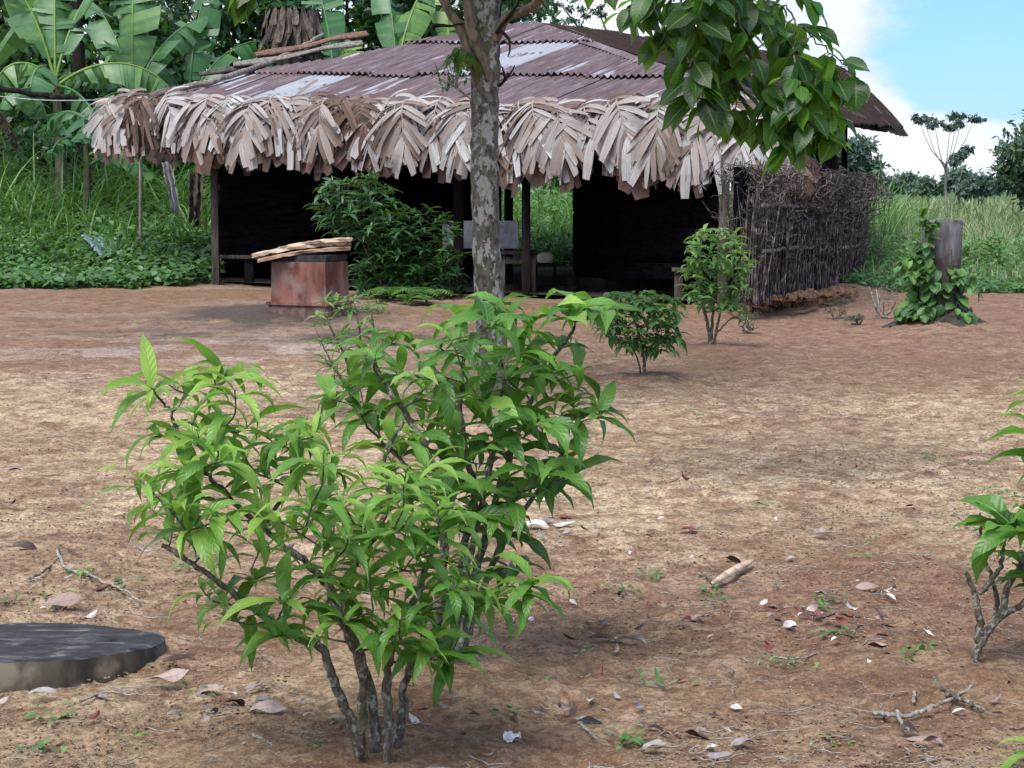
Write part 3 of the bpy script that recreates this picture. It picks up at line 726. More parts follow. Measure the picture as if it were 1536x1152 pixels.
# ------------------------------------------------------------------ stove with boards on top
def build_stove():
    c = np.array(HG(462, 468)); c[1] += .25; c[2] = gz(c[0], c[1])
    st = thing('clay_stove', 'pinkish red painted block stove on a dark ash mound', 'stove', tuple(c))
    ang = R(-24); ex = V(math.cos(ang), math.sin(ang), 0); ey = V(-math.sin(ang), math.cos(ang), 0)
    def prism(levels, mat, name, var=0.):
        ac = Acc(); vs = []
        for (hx, hy, z, ox) in levels:
            for (sx, sy) in ((-1, -1), (1, -1), (1, 1), (-1, 1)): vs.append(c+ex*(sx*hx+ox)+ey*sy*hy+V(0, 0, z))
        nl = len(levels); q = []
        for l in range(nl-1):
            for k in range(4): q.append((l*4+k, l*4+(k+1) % 4, l*4+4+(k+1) % 4, l*4+4+k))
        q.append((3, 2, 1, 0)); q.append(tuple(nl*4-4+k for k in range(4)))
        ac.add(np.array(vs), q=q, var=var); return part(name, ac, mat, st, smooth=False)
    prism([(.42, .30, -.05, 0), (.40, .29, .11, 0)], M['stove_base'], 'base')
    prism([(.425, .315, .11, 0), (.425, .315, .145, 0)], M['stove'], 'ledge')
    prism([(.375, .28, .145, 0), (.37, .275, .35, 0), (.365, .275, .62, 0)], M['stove'], 'body')
    prism([(.34, .25, .62, .02), (.35, .255, .70, .02)], M['stove_top'], 'fire_opening')
    M_b = M['fresh_board']
    defs = [(-.06, -.10, .735, .54, .14, 8, 'fresh_brown', 'reddish board lying lowest on the stove'), (-.13, .02, .79, .56, .16, 10, 'fresh_board', 'pale split board on the stove, pointing to the left'), (.07, .03, .85, .43, .17, -2, 'fresh_board', 'pale split board on the stove, topmost of the pile'), (.0, .2, .80, .46, .13, 4, 'fresh_board', 'pale board at the back of the pile on the stove')]
    for (ox, oy, z, hl, hw, dg, mt, lb) in defs:
        a = R(dg); X = V(math.cos(a), math.sin(a), -.10 if ox < 0 else .06); X /= np.linalg.norm(X); X[2] = .13 if ox < .1 else .02
        Y = V(-X[1], X[0], 0)
        n_ = 16; t = np.linspace(-1, 1, n_); ac = Acc(); rows = []
        ctr = c+V(ox, oy, z)
        for k, (su, sz) in enumerate(((-1, -.018), (-1, .018), (-.3, .024), (.4, .02), (1, .018), (1, -.018), (0, -.02))):
            ed = su*hw*(1+.13*np.sin(t*7+k)+rng.normal(0, .05, n_))
            rows.append(ctr+X*(t*hl+rng.normal(0, .012, n_))[:, None]+Y*ed[:, None]+V(0, 0, 1)*(sz+rng.normal(0, .004, n_)-.03*t*t)[:, None])
        v = np.stack(rows, 0); K = len(rows); ii = np.arange(K)[:, None]*n_+np.arange(n_-1)[None]; jj = ((np.arange(K)+1) % K)[:, None]*n_+np.arange(n_-1)[None]
        ac.add(v, q=np.stack([jj, jj+1, ii+1, ii], -1)); ac.add(v[:, 0], t=[(0, k, k+1) for k in range(1, K-1)]); ac.add(v[:, -1], t=[(0, k+1, k) for k in range(1, K-1)])
        single('wood_slab', ac, M[mt], lb, 'board', 'boards piled on the stove', loc=tuple(ctr), smooth=False)
M['stove'] = simple_mat('red_paint', (.11, .048, .040), (.27, .125, .10), 5, .95, (1, 1, .35), c3=(.24, .175, .15), spec=.15)
M['stove_base'] = simple_mat('stove_base', (.09, .05, .045), (.2, .14, .12), 9, .9)
M['stove_top'] = simple_mat('soot', (.01, .01, .012), (.04, .04, .045), 9, .7)
M['fresh_board'] = simple_mat('fresh_board', (.34, .24, .16), (.62, .50, .37), 16, .75, (.25, 1, 1))
M['fresh_brown'] = simple_mat('brown_board', (.20, .10, .065), (.42, .27, .19), 14, .8, (.25, 1, 1))
build_stove()

# ------------------------------------------------------------------ table, benches, container, cloths
def build_furniture():
    D = 26.4; g = P(780, 446, D); g.z = gz(g.x, g.y)
    tb = thing('table', 'small dark wooden table standing under the eave behind the mossy tree', 'table', g)
    cx = g.x; z = P(780, 379, D).z
    ac = Acc(); beam(ac, (cx-.30, D, z), (cx+.24, D, z), .6, .05, jit=.004); part('tabletop', ac, M['dark_wood'], tb)
    ac = Acc(); beam(ac, (cx-.26, D-.22, z-.10), (cx+.2, D-.22, z-.10), .03, .10); part('apron', ac, M['mid_wood'], tb)
    for sx in (-.24, .19):
        for sy in (-.22, .22):
            ac = Acc(); beam(ac, (cx+sx, D+sy, g.z-.03), (cx+sx, D+sy, z-.026), .06, .06, up=(0, 1, 0)); part('leg', ac, M['mid_wood'], tb)
    g = HG(1017, 455); D = g.y; z = P(1017, 404, D).z; z2 = P(1017, 402, D+.3).z
    bn = thing('bench', 'low dark bench against the black wall of the hut near its right corner', 'bench', g)
    ac = Acc(); beam(ac, (g.x-.08, D, z), (g.x+.7, D-.1, z), .28, .05, jit=.006); part('seat', ac, M['mid_wood'], bn)
    for sx in (0.0, .62):
        ac = Acc(); beam(ac, (g.x+sx, D-.05, g.z-.05), (g.x+sx, D-.05, z-.02), .11, .08, up=(0, 1, 0)); part('leg', ac, M['mid_wood'], bn)
    # small yellow container on a stool
    c = np.array(P(818, 387, 28.2)); ac = Acc()
    lv = [(.10, -.075), (.125, -.06), (.13, .03), (.10, .07), (.05, .085)]
    vs = []; K = 14
    for (r, zz) in lv:
        th = np.linspace(0, 2*np.pi, K, endpoint=False); sq = (np.abs(np.cos(th))**4+np.abs(np.sin(th))**4)**-.25
        vs.append(c+np.stack([np.cos(th)*r*sq, np.sin(th)*r*sq*.7, th*0+zz], -1))
    v = np.concatenate(vs); q = [(l*K+k, l*K+(k+1) % K, l*K+K+(k+1) % K, l*K+K+k) for l in range(4) for k in range(K)]
    ac.add(v, q=q, t=[(K*4+k, K*4+(k+1) % K, K*5) for k in range(0)]); ac.add(np.concatenate([vs[-1], (c+V(0, 0, .09))[None]]), t=[(k, (k+1) % K, K) for k in range(K)])
    single('container', ac, M['cream'], 'cream plastic container standing in the gap beside the table', 'container', loc=tuple(c))
    ac = Acc(); gg = P(818, 400, 28.2); gg.z = gz(gg.x, gg.y)
    stl = thing('stool', 'dark stool that carries the cream container in the open gap of the hut', 'stool', gg)
    zt = c[2]-.085
    beam(ac, (gg.x-.18, 28.2, zt), (gg.x+.18, 28.2, zt), .3, .03); part('seat', ac, M['dark_wood'], stl)
    for sx in (-.14, .14):
        ac = Acc(); beam(ac, (gg.x+sx, 28.2, gg.z), (gg.x+sx, 28.2, zt-.02), .04, .04, up=(0, 1, 0)); part('leg', ac, M['dark_wood'], stl)
    # pale steel post and rags on the left
    g = P(211, 420, 31.5); g.z = gz(g.x, g.y)
    ac = Acc(); t_ = P(211, 235, 31.5); tube(ac, spline([g, t_], 6), .032, 8); single('post', ac, M['grey_wood'], 'slim pale post standing in the green under the left end of the eave', 'post', loc=tuple(g))
    def cloth(name, pts, mat, label, cat, wob=.06, nx=14, ny=18, grp=None):
        tl, tr, br, bl = (np.array(P(*p)) for p in pts); s = np.linspace(0, 1, nx)[None, :, None]; t = np.linspace(0, 1, ny)[:, None, None]
        p = (tl*(1-s)+tr*s)*(1-t)+(bl*(1-s)+br*s)*t
        f = np.sin(s*13+t*2.1)+.6*np.sin(s*23+1-t*4); p = p+np.array((0, -1, .15))*wob*f*(.3+t)+rng.normal(0, .008, p.shape)
        ii = np.arange(ny-1)[:, None]*nx+np.arange(nx-1)[None]; ac = Acc(); ac.add(p, q=np.stack([ii, ii+nx, ii+nx+1, ii+1], -1)); c0 = p[0, 0]
        return single(name, ac, mat, label, cat, grp, loc=tuple(c0))
    cloth('rag', [(243, 244, 32), (256, 242, 32), (273, 322, 32.2), (258, 320, 32.2)], M['rag'], 'pale grey rag hanging under the left eave beside the slim post', 'rag')
    cloth('rag', [(283, 258, 32.6), (305, 262, 32.6), (303, 345, 32.8), (284, 335, 32.8)], M['banana_dry'], 'brown sheath hanging at the left end of the hut next to the first post', 'dry sheath')
    cloth('tarpaulin', [(122, 352, 31.4), (176, 358, 31.8), (228, 388, 31.0), (150, 383, 30.6)], M['tarp'], 'crumpled blue grey tarpaulin lying in the green plants left of the hut', 'tarpaulin', wob=.05)
    ac = Acc(); tube(ac, spline([P(-60, 138, 30.8), P(60, 150, 31), P(165, 150, 31.2)], 20), .009, 5, cap=False); single('clothes_line', ac, M['rag'], 'thin pale line strung from the roof corner out to the left edge', 'line')
    ac = Acc(); tube(ac, spline([P(-60, 118, 32.5), P(40, 140, 32.5), P(118, 148, 32.5)], 20, .02), .05, 6, rough=.15); single('branch', ac, M['dark_wood'], 'dark bare branch reaching in from the left edge above the grass', 'branch')
M['cream'] = simple_mat('cream_plastic', (.62, .55, .38), (.75, .68, .5), 4, .5)
M['rag'] = simple_mat('rag', (.30, .31, .34), (.48, .5, .54), 12, .9)
M['tarp'] = simple_mat('tarp', (.10, .15, .19), (.26, .35, .42), 9, .45)
build_furniture()

# ------------------------------------------------------------------ round slab at the left
def build_disc():
    c = np.array(G(32, 961, .055)); ang = R(4.2)
    Rr = .455; K = 96; th = np.linspace(0, 2*np.pi, K, endpoint=False)
    edge = 1+.006*np.sin(th*3)+.004*(fbm(th*9, th*0, 3, 5)-.5)
    nr = 26; rr = np.linspace(0, 1, nr)
    X = rr[:, None]*Rr*(np.cos(th)*edge)[None]; Y = rr[:, None]*.37*(np.sin(th)*edge)[None]
    crack = np.abs(((Y+.05*np.sin(X*9)+.10)-.35*(X+.1)))
    crack2 = np.abs((X+.17+.2*Y+.02*np.sin(Y*40)))+np.where(Y < -.02, 0, 1)
    Z = (fbm(X*9+5, Y*16, 4, 3)-.5)*.018+(fbm(X*4, Y*14, 2, 9)-.5)*.012-.012*np.exp(-(crack/.006)**2)*(fbm(X*6, Y*6, 2, 4) > .45)-.02*np.exp(-(crack2/.006)**2)
    Z[-1] -= .006
    Zt = Z-Y*math.tan(ang)+.0
    top = np.stack([X, Y, Zt], -1)+c; top[:, :, 2] += 0
    ii = np.arange(nr-1)[:, None]*K+np.arange(K)[None]; jj = np.arange(nr-1)[:, None]*K+((np.arange(K)+1) % K)[None]
    ds = thing('round_slab', 'thick round dark slab lying flat on the soil at the left edge', 'slab', (c[0], c[1], gz(c[0], c[1])))
    ac = Acc(); ac.add(top, q=np.stack([ii, ii+K, jj+K, jj], -1)); part('top_face', ac, M['disc'], ds)
    ac = Acc(); lv = []
    for f in (0., .05, .3, .6, .8, 1.):
        r = top[-1].copy(); r[:, :2] = c[:2]+(r[:, :2]-c[:2])*(1+.010*math.sin(f*3.1)+.004*np.sin(th*31)[:, None]*(f > 0)); r[:, 2] = r[:, 2]*(1-f)+(-.03)*f; lv.append(r)
    v = np.stack(lv, 0); ii = np.arange(5)[:, None]*K+np.arange(K)[None]; jj = np.arange(5)[:, None]*K+((np.arange(K)+1) % K)[None]
    ac.add(v, q=np.stack([ii, ii+K, jj+K, jj], -1)); part('rim', ac, M['disc_rim'], ds)
def mk_disc():
    m, t, b, out = newmat('slab_top'); k = NB(t); p = k.pos()
    n1 = k.noise(k.map(p, (1, 2.6, 1)), 7, 7, .65, .5); n2 = k.noise(p, 40, 4)
    c = k.ramp(n1, [(.40, (.005, .005, .006)), (.50, (.020, .022, .027)), (.58, (.062, .064, .070)), (.68, (.22, .20, .17))])  # ramp contrast paints highlights onto the dark top
    t.links.new(c, b.inputs['Base Color']); t.links.new(k.rng(n1, .35, .65, .5, .9), b.inputs['Roughness']); b.inputs['Specular IOR Level'].default_value = .3
    t.links.new(k.bump(k.math('ADD', n1, k.math('MULTIPLY', n2, .3)), .7, .015), b.inputs['Normal']); return m
M['disc'] = mk_disc()
M['disc_rim'] = simple_mat('slab_rim', (.022, .02, .017), (.085, .075, .055), 14, .8, (1, 1, .3), c3=(.2, .17, .13))
build_disc()

# ------------------------------------------------------------------ vine-covered stump
def build_stump():
    g = HG(1407, 490); g.z = gz(g.x, g.y); s = F/g.y
    st = thing('tree_stump', 'tall grey tree stump with flared dark roots standing alone at the right', 'stump', g)
    K = 40; th = np.linspace(0, 2*np.pi, K, endpoint=False)
    prof = [(-.06, .56), (.0, .52), (.06, .41), (.15, .31), (.28, .26), (.45, .235), (.62, .225), (.68, .215)]
    def lathe(prof, amp, mat, name, cx=0., top=False, seed=0):
        vs = []
        for (z, r) in prof:
            fl = 1+amp*(sst(.5, -.05, z))*(np.maximum(0, np.sin(th*4+.6))**2*1.0-.35)+.05*vnoise(th*5, th*0+z*4, seed)
            vs.append(np.stack([np.cos(th)*r*fl+cx, np.sin(th)*r*fl, np.full(K, z)], -1)+np.array(g))
        v = np.stack(vs, 0); n_ = len(prof); ii = np.arange(n_-1)[:, None]*K+np.arange(K)[None]; jj = np.arange(n_-1)[:, None]*K+((np.arange(K)+1) % K)[None]
        ac = Acc(); ac.add(v, q=np.stack([ii, jj, jj+K, ii+K], -1))
        if top: ac.add(np.concatenate([v[-1], v[-1].mean(0)[None]+V(0, 0, .02)]), t=[(k, (k+1) % K, K) for k in range(K)])
        part(name, ac, mat, st)
    lathe(prof, .55, M['stump_dark'], 'root_flare', .0, True, 3)
    lathe([(.58, .19), (.7, .20), (.85, .205), (1.0, .205), (1.14, .21), (1.165, .20)], 0, M['stump_grey'], 'trunk', .025, True, 9)
    # vine
    vn = thing('vine', 'green creeper with round leaves climbing the grey stump', 'creeper', (g.x-.1, g.y-.3, g.z))
    ac = Acc(); nodes = []
    for i in range(9):
        a0 = rng.uniform(-2.7, -.4); pts = []
        for z in np.linspace(.03, rng.uniform(.5, 1.2), 8):
            r = (.26 if z < .6 else .24)+.2*sst(.35, 0, z); a = a0+rng.normal(0, .12); pts.append((g.x+math.cos(a)*r-(.04 if z > .6 else 0), g.y+math.sin(a)*r, g.z+z))
        pts = spline(pts, 14); tube(ac, pts, .006, 4, cap=False); nodes.append(pts)
    part('stem', ac, M['twig'], vn)
    N = 230; nodes = np.concatenate(nodes); p = nodes[rng.integers(0, len(nodes), N)]+rng.normal(0, .035, (N, 3)); 
    hi = p[:, 2]-g.z > .66; keep = ~(hi & (p[:, 0] > g.x+.02)); p = p[keep]; N = len(p)
    p[:, 2] += .16*sst(.3, .0, p[:, 2]-g.z)
    out = norm(p-np.array((g.x, g.y+.05, 0))*V(1, 1, 0)-p*V(0, 0, 1)); d = norm(out*.7+V(0, 0, -.5)+rng.normal(0, .45, (N, 3)))
    L = rng.uniform(.08, .17, N); ac = Acc(); leaves(ac, p, d, out+V(0, 0, .8), L, L*.72, curve=rng.uniform(.2, .9, N), fold=.2, prof=oval, segs=5, cols=5)
    # trailing shoots to the sides and over the top
    for (x0, y0, x1, y1) in ((1435, 415, 1466, 440), (1390, 345, 1380, 322), (1375, 390, 1352, 400), (1390, 372, 1405, 330), (1385, 420, 1366, 412)):
        a_, b_ = np.array(P(x0, y0, g.y-.3)), np.array(P(x1, y1, g.y-.35)); pts = spline([a_, (a_+b_)/2+V(0, 0, .06), b_], 9); tube(ac, pts, .005, 4, var=.6, cap=False)
        pp = np.repeat(pts, 2, 0); dd = norm(rng.normal(0, .5, (18, 3))+V(0, -.3, -.3)); leaves(ac, pp, dd, V(0, -.3, 1), rng.uniform(.09, .16, 18), .08, curve=.8, prof=oval, segs=5)
    part('foliage', ac, M['bush_mid'], vn)
M['stump_dark'] = bark_mat('dark_root', (.012, .01, .009), (.05, .045, .038), None, 14)
M['stump_grey'] = simple_mat('grey_stump', (.085, .08, .085), (.20, .19, .20), 9, .85, (1.6, 1.6, .25), c3=(.07, .045, .035))
build_stump()

# ------------------------------------------------------------------ shrubs of the yard
def shrub(name, label, base, stems, tips, Dc, spread, leafL, mat, bark, nleaf=(6, 9), wl=.27, stem_r=.018, droop=(.7, 1.5), hint=None, group=None, elev=(5, 55), cat='shrub', tone=0., twig=None, prof=lance, segs=7, cols=5, extra=0):
    """stems: list of (list of (px,py,dDepth), radius0, radius1); tips: list of (px,py,dDepth) where whorls of leaves grow"""
    t0 = thing(name, label, cat, base, group)
    nodes = []; nr = []
    for pts, r0, r1 in stems:
        w3 = [P(px, py, Dc+dz) for px, py, dz in pts]
        sp = spline(w3, max(10, 5*len(pts)), .004*stem_r/.018); rr = np.linspace(r0, r1, len(sp))*(1+rng.normal(0, .06, len(sp)))
        ac = Acc(); tube(ac, sp, rr, 8, rough=.10); part('stem', ac, bark, t0)
        nodes += list(sp[2:]); nr += list(rr[2:])
    nodes = [np.array(n) for n in nodes]
    T = [np.array(P(px, py, Dc+dz)) for px, py, dz in tips]
    NA = np.array(nodes); 
    order = sorted(range(len(T)), key=lambda i: np.min(np.linalg.norm(NA-T[i], axis=1)))
    tw = Acc(); lf = Acc(); P_, D_, N_, L_, V_ = [], [], [], [], []
    cen = np.mean(T, 0); zmin, zmax = min(t[2] for t in T), max(t[2] for t in T)
    for i in order:
        tip = T[i]; NA = np.array(nodes); dv = tip-NA; dist = np.linalg.norm(dv, axis=1)
        pen = dist+np.maximum(0, NA[:, 2]-tip[2]+.01)*2.5-.15*np.array(nr)*0
        j = int(np.argmin(pen)); a = NA[j]; Lg = dist[j]
        mid = (a+tip)/2+V(0, 0, -.06*Lg)+rng.normal(0, .06*Lg, 3)
        sp = spline([a, mid, tip], 7); r0 = min(nr[j]*.8, .0022+.012*Lg)*(stem_r/.018)**.3
        tube(tw, sp, np.linspace(r0, .0022, 7), 5, var=.3, cap=False)
        for q_ in (2, 4): nodes.append(sp[q_]); nr.append(r0*.7)
        nodes.append(tip); nr.append(.003)
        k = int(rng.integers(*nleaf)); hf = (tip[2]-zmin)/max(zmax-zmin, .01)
        axd = norm((tip-mid)[None])[0]; ax = norm((axd*.5+V(0, 0, 1))[None])[0]
        b1 = norm(np.cross(ax, rng.normal(0, 1, 3))[None])[0]; b2 = np.cross(ax, b1)
        ph0 = rng.random()*6.28
        for m in range(k):
            lay = m//2; az = ph0+(m % 2)*math.pi+lay*1.75+rng.normal(0, .25)
            el = R(rng.uniform(*elev))*(1.15 if lay == 0 else 1-.35*lay/3)
            d = (b1*math.cos(az)+b2*math.sin(az))*math.cos(el)+ax*math.sin(el)
            P_.append(tip-axd*(.012*lay*stem_r/.018+.004)); D_.append(d); N_.append(ax+d*-.15)
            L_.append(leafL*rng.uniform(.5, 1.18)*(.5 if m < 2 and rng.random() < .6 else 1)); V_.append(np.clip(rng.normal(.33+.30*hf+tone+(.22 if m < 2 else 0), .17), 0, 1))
        if rng.random() < .8 and Lg > leafL*.5:
            for q_ in (3, 5):
                d = norm((rng.normal(0, 1, 3)*V(1, 1, .2))[None])[0]; P_.append(sp[q_]); D_.append(d+V(0, 0, .1)); N_.append(V(0, 0, 1)); L_.append(leafL*rng.uniform(.6, 1.)); V_.append(np.clip(rng.normal(.22+.2*hf+tone, .1), 0, 1))
    n_ = len(P_); L_ = np.array(L_)
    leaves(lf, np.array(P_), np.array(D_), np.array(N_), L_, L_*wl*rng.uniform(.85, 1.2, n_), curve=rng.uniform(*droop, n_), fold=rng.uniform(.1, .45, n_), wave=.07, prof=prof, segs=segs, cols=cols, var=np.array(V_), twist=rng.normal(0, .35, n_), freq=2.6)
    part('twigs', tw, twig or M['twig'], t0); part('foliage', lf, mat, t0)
    return t0
def poly_in(px, py, poly):
    c = False; j = len(poly)-1
    for i in range(len(poly)):
        xi, yi = poly[i]; xj, yj = poly[j]
        if (yi > py) != (yj > py) and px < (xj-xi)*(py-yi)/(yj-yi)+xi: c = not c
        j = i
    return c
def scatter(poly, n, dmin, dz, fixed=()):
    out = list(fixed); xs = [p[0] for p in poly]; ys = [p[1] for p in poly]; tr = 0
    while len(out) < n+len(fixed) and tr < 6000:
        tr += 1; x = random.uniform(min(xs), max(xs)); y = random.uniform(min(ys), max(ys)); d = random.uniform(-dz, dz)
        if poly_in(x, y, poly) and all(math.hypot(x-a, y-b) > dmin*(1 if abs(d-c) < dz*.6 else .55) for a, b, c in out): out.append((x, y, d))
    return out

# front shrub
D1 = 4.74
fixed1 = [(228, 583, -.05), (252, 576, .1), (278, 590, .1), (322, 570, 0), (340, 562, .1), (352, 585, -.1), (232, 655, 0), (262, 648, .1), (298, 655, -.1), (372, 640, 0), (398, 655, .1), (437, 650, 0), (470, 655, -.1), (235, 735, 0), (222, 760, .1), (275, 742, 0), (345, 742, 0),
          (258, 800, 0), (400, 715, .1), (455, 712, 0), (505, 700, .1), (505, 740, -.1), (588, 655, .2), (600, 700, .15), (640, 700, .2), (628, 720, 0), (300, 880, .05), (330, 905, 0), (385, 865, .1), (395, 930, 0), (505, 835, -.2), (530, 785, 0), (570, 760, 0), (625, 790, 0), (660, 800, -.1), (640, 830, -.15), (590, 850, -.1), (560, 915, -.2),
          (520, 930, -.25), (470, 900, -.15), (440, 900, 0), (700, 850, .1), (745, 880, 0), (800, 872, 0), (790, 890, .05), (735, 905, 0), (690, 910, 0), (640, 880, 0), (650, 960, -.1), (640, 920, 0), (600, 960, -.2), (680, 985, 0), (672, 1000, -.05), (655, 985, -.1), (600, 930, -.25), (415, 955, -.1), (480, 955, -.2), (345, 990 - 60, 0)]
poly1 = [(205, 665), (300, 640), (430, 640), (520, 680), (640, 690), (700, 760), (690, 840), (720, 900), (640, 960), (540, 930), (470, 920), (400, 900), (330, 850), (240, 790), (200, 730)]
tips1 = scatter(poly1, 34, 34, .30, fixed1)
stems1 = [([(548, 1185, 0), (530, 1095, -.02), (512, 1050, -.03), (498, 1010, -.05), (480, 970, -.04), (440, 955, 0), (395, 922, .02), (350, 890, 0), (310, 860, .02), (270, 832, 0), (243, 818, .02)], .0145, .006),
          ([(562, 1185, .03), (562, 1080, .05), (545, 1000, .06), (520, 940, .05), (500, 890, .06), (470, 853, .02), (440, 830, 0), (396, 794, .03), (337, 739, .05), (305, 705, .04), (272, 671, .03)], .0145, .005),
          ([(575, 1185, -.05), (583, 1090, -.06), (580, 1010, -.08), (600, 950, -.06), (628, 890, -.05), (640, 850, -.04), (655, 810, -.02)], .0145, .005),
          ([(590, 1185, .05), (600, 1085, .08), (612, 1010, .10), (640, 960, .10), (690, 915, .1), (740, 890, .08)], .0145, .005),
          ([(520, 940, .05), (516, 880, .1), (530, 850, .12), (557, 810, .12), (584, 751, .13), (578, 715, .14), (582, 674, .15), (606, 632, .15)], .012, .004),
          ([(540, 1130, -.04), (545, 1050, -.12), (535, 980, -.18), (510, 930, -.22), (490, 880, -.2)], .0145, .006),
          ([(272, 671, .03), (256, 618, .05), (232, 590, .02)], .005, .003), ([(280, 680, .03), (297, 612, .0), (324, 583, .02), (338, 570, .05)], .005, .003),
          ([(396, 794, .03), (420, 750, .08), (440, 700, .1), (452, 665, .08)], .006, .003), ([(584, 751, .13), (620, 725, .15), (640, 705, .2)], .006, .003)]
shrub('shrub', 'largest bright green shrub, leafy and many stemmed, in the foreground left of the centre', G(562, 1171), stems1, tips1, D1, .3, .172, M['bush'], M['stem'], stem_r=.018, nleaf=(6, 9), tone=.19, droop=(1.0, 2.2), elev=(5, 65), wl=.215, twig=M['stem'])
# second shrub behind
D2 = 5.7
fixed2 = [(690, 470, .1), (735, 462, 0), (760, 470, -.1), (780, 500, 0), (545, 515, 0), (600, 500, .1), (655, 520, 0), (822, 470, .1), (855, 480, 0), (868, 465, .1), (885, 478, .05), (905, 470, 0), (845, 515, .1), (870, 560, .1), (860, 600, .15), (900, 625, 0), (870, 625, 0), (830, 620, 0), (845, 680, 0), (850, 720, .1), (820, 730, 0), (520, 580, .1), (500, 600, 0), (540, 620, 0), (600, 560, 0), (640, 580, -.1), (700, 530, 0), (760, 560, -.15), (800, 545, 0),
          (820, 570, .1), (720, 600, -.2), (680, 640, -.2), (640, 650, 0), (740, 660, -.2), (790, 650, 0), (700, 690, -.2), (760, 720, 0), (720, 740, -.15), (680, 790, 0), (755, 800, .1), (780, 850, .15)]
poly2 = [(540, 520), (620, 490), (700, 475), (790, 490), (850, 540), (850, 620), (860, 700), (790, 760), (730, 800), (650, 760), (610, 700), (540, 640), (515, 580)]
tips2 = scatter(poly2, 34, 38, .33, fixed2)
stems2 = [([(665, 1036, 0), (672, 985, 0), (685, 930, 0), (690, 870, .05), (700, 800, .05), (712, 740, .04), (700, 680, .0), (690, 600, 0), (700, 520, .02)], .021, .005),
          ([(672, 1036, .05), (690, 980, .06), (700, 930, .1), (715, 850, .1), (735, 780, .1), (760, 700, .1), (790, 620, .12), (830, 540, .12), (862, 490, .1)], .020, .005),
          ([(660, 1036, -.04), (655, 960, -.05), (660, 880, -.08), (668, 800, -.1), (660, 720, -.1), (620, 640, -.1), (580, 580, -.05), (555, 530, 0)], .020, .005),
          ([(690, 980, .06), (720, 900, .15), (745, 830, .2), (790, 760, .2), (830, 700, .15), (868, 650, .1)], .014, .004),
          ([(672, 985, 0), (690, 900, -.12), (712, 800, -.15), (730, 720, -.15), (750, 620, -.15), (760, 540, -.1)], .014, .005),
          ([(668, 800, -.1), (640, 740, 0), (600, 690, .1), (550, 640, .1)], .010, .004)]
shrub('shrub', 'tall dense green shrub just behind the largest one, in front of the mossy trunk', P(668, 1036, D2), stems2, tips2, D2, .3, .19, M['bush'], M['stem'], wl=.27, nleaf=(5, 8), tone=-.14, droop=(1.0, 2.0), elev=(10, 60), twig=M['stem'])
# thin shrub by the stove
D3 = 12.4
tips3 = scatter([(470, 450), (560, 442), (580, 470), (575, 520), (560, 560), (500, 570), (478, 540), (470, 500)], 46, 13, .22, [(485, 450, 0), (505, 452, 0), (530, 448, 0), (552, 446, .1), (568, 455, 0), (490, 575, 0)])
stems3 = [([(532, 622, 0), (528, 570, 0), (515, 530, .02), (495, 490, 0), (488, 462, 0)], .014, .004), ([(536, 622, 0), (535, 560, .02), (540, 510, 0), (535, 465, 0)], .014, .004),
          ([(534, 600, 0), (545, 550, 0), (560, 500, 0), (556, 460, 0)], .011, .004), ([(530, 590, 0), (508, 560, 0), (490, 530, 0), (476, 500, 0)], .009, .003)]
shrub('shrub', 'thin sparse shrub with small yellowish leaves standing beside the red stove', G(534, 622), stems3, tips3, D3, .2, .105, M['pale_bush'], M['stem'], stem_r=.014, nleaf=(4, 7), droop=(.3, 1.0), tone=.1, segs=4, cols=3)
# round shrub
b = G(966, 568); D4 = b.y
tips4 = scatter([(900, 440), (960, 432), (1010, 442), (1026, 480), (1020, 520), (980, 530), (930, 520), (905, 500), (890, 470)], 74, 11, .28)
stems4 = [([(966, 568, 0), (966, 540, 0), (960, 510, 0), (950, 475, 0)], .0145, .006), ([(962, 568, 0), (957, 540, 0), (945, 515, 0), (925, 480, 0)], .008, .004), ([(966, 545, 0), (978, 520, 0), (995, 480, 0)], .011, .004), ([(963, 535, 0), (970, 500, -.05), (975, 460, -.05)], .011, .004)]
shrub('shrub', 'low round shrub with dark drooping leaves, right of the tall dense shrub', b, stems4, tips4, D4, .25, .15, M['bush_mid'], M['stem'], stem_r=.016, nleaf=(6, 9), wl=.36, droop=(.9, 1.7), elev=(-5, 35), tone=-.05, segs=5, cols=3)
# upright shrub by the fence
b = G(1067, 522); D5 = b.y
tips5 = scatter([(1040, 350), (1080, 338), (1112, 365), (1132, 400), (1125, 450), (1095, 470), (1050, 470), (1030, 440), (1028, 390)], 82, 10, .28, [(1108, 478, 0), (1115, 465, 0), (1062, 345, 0), (1080, 342, 0), (1100, 352, 0)])
stems5 = [([(1066, 522, 0), (1062, 490, 0), (1052, 450, 0), (1045, 400, 0), (1055, 350, 0)], .02, .005), ([(1070, 522, 0), (1078, 480, 0), (1090, 440, 0), (1108, 400, 0), (1105, 365, 0)], .0145, .005), ([(1067, 510, .02), (1070, 460, .03), (1075, 410, 0), (1078, 355, 0)], .016, .005), ([(1074, 500, 0), (1092, 482, 0), (1112, 470, 0)], .009, .004)]
shrub('shrub', 'upright pale green shrub in front of the bench and the stick fence', b, stems5, tips5, D5, .25, .15, M['pale_bush'], M['stem'], stem_r=.018, nleaf=(5, 8), wl=.36, droop=(.6, 1.6), tone=-.02, segs=5, cols=3)
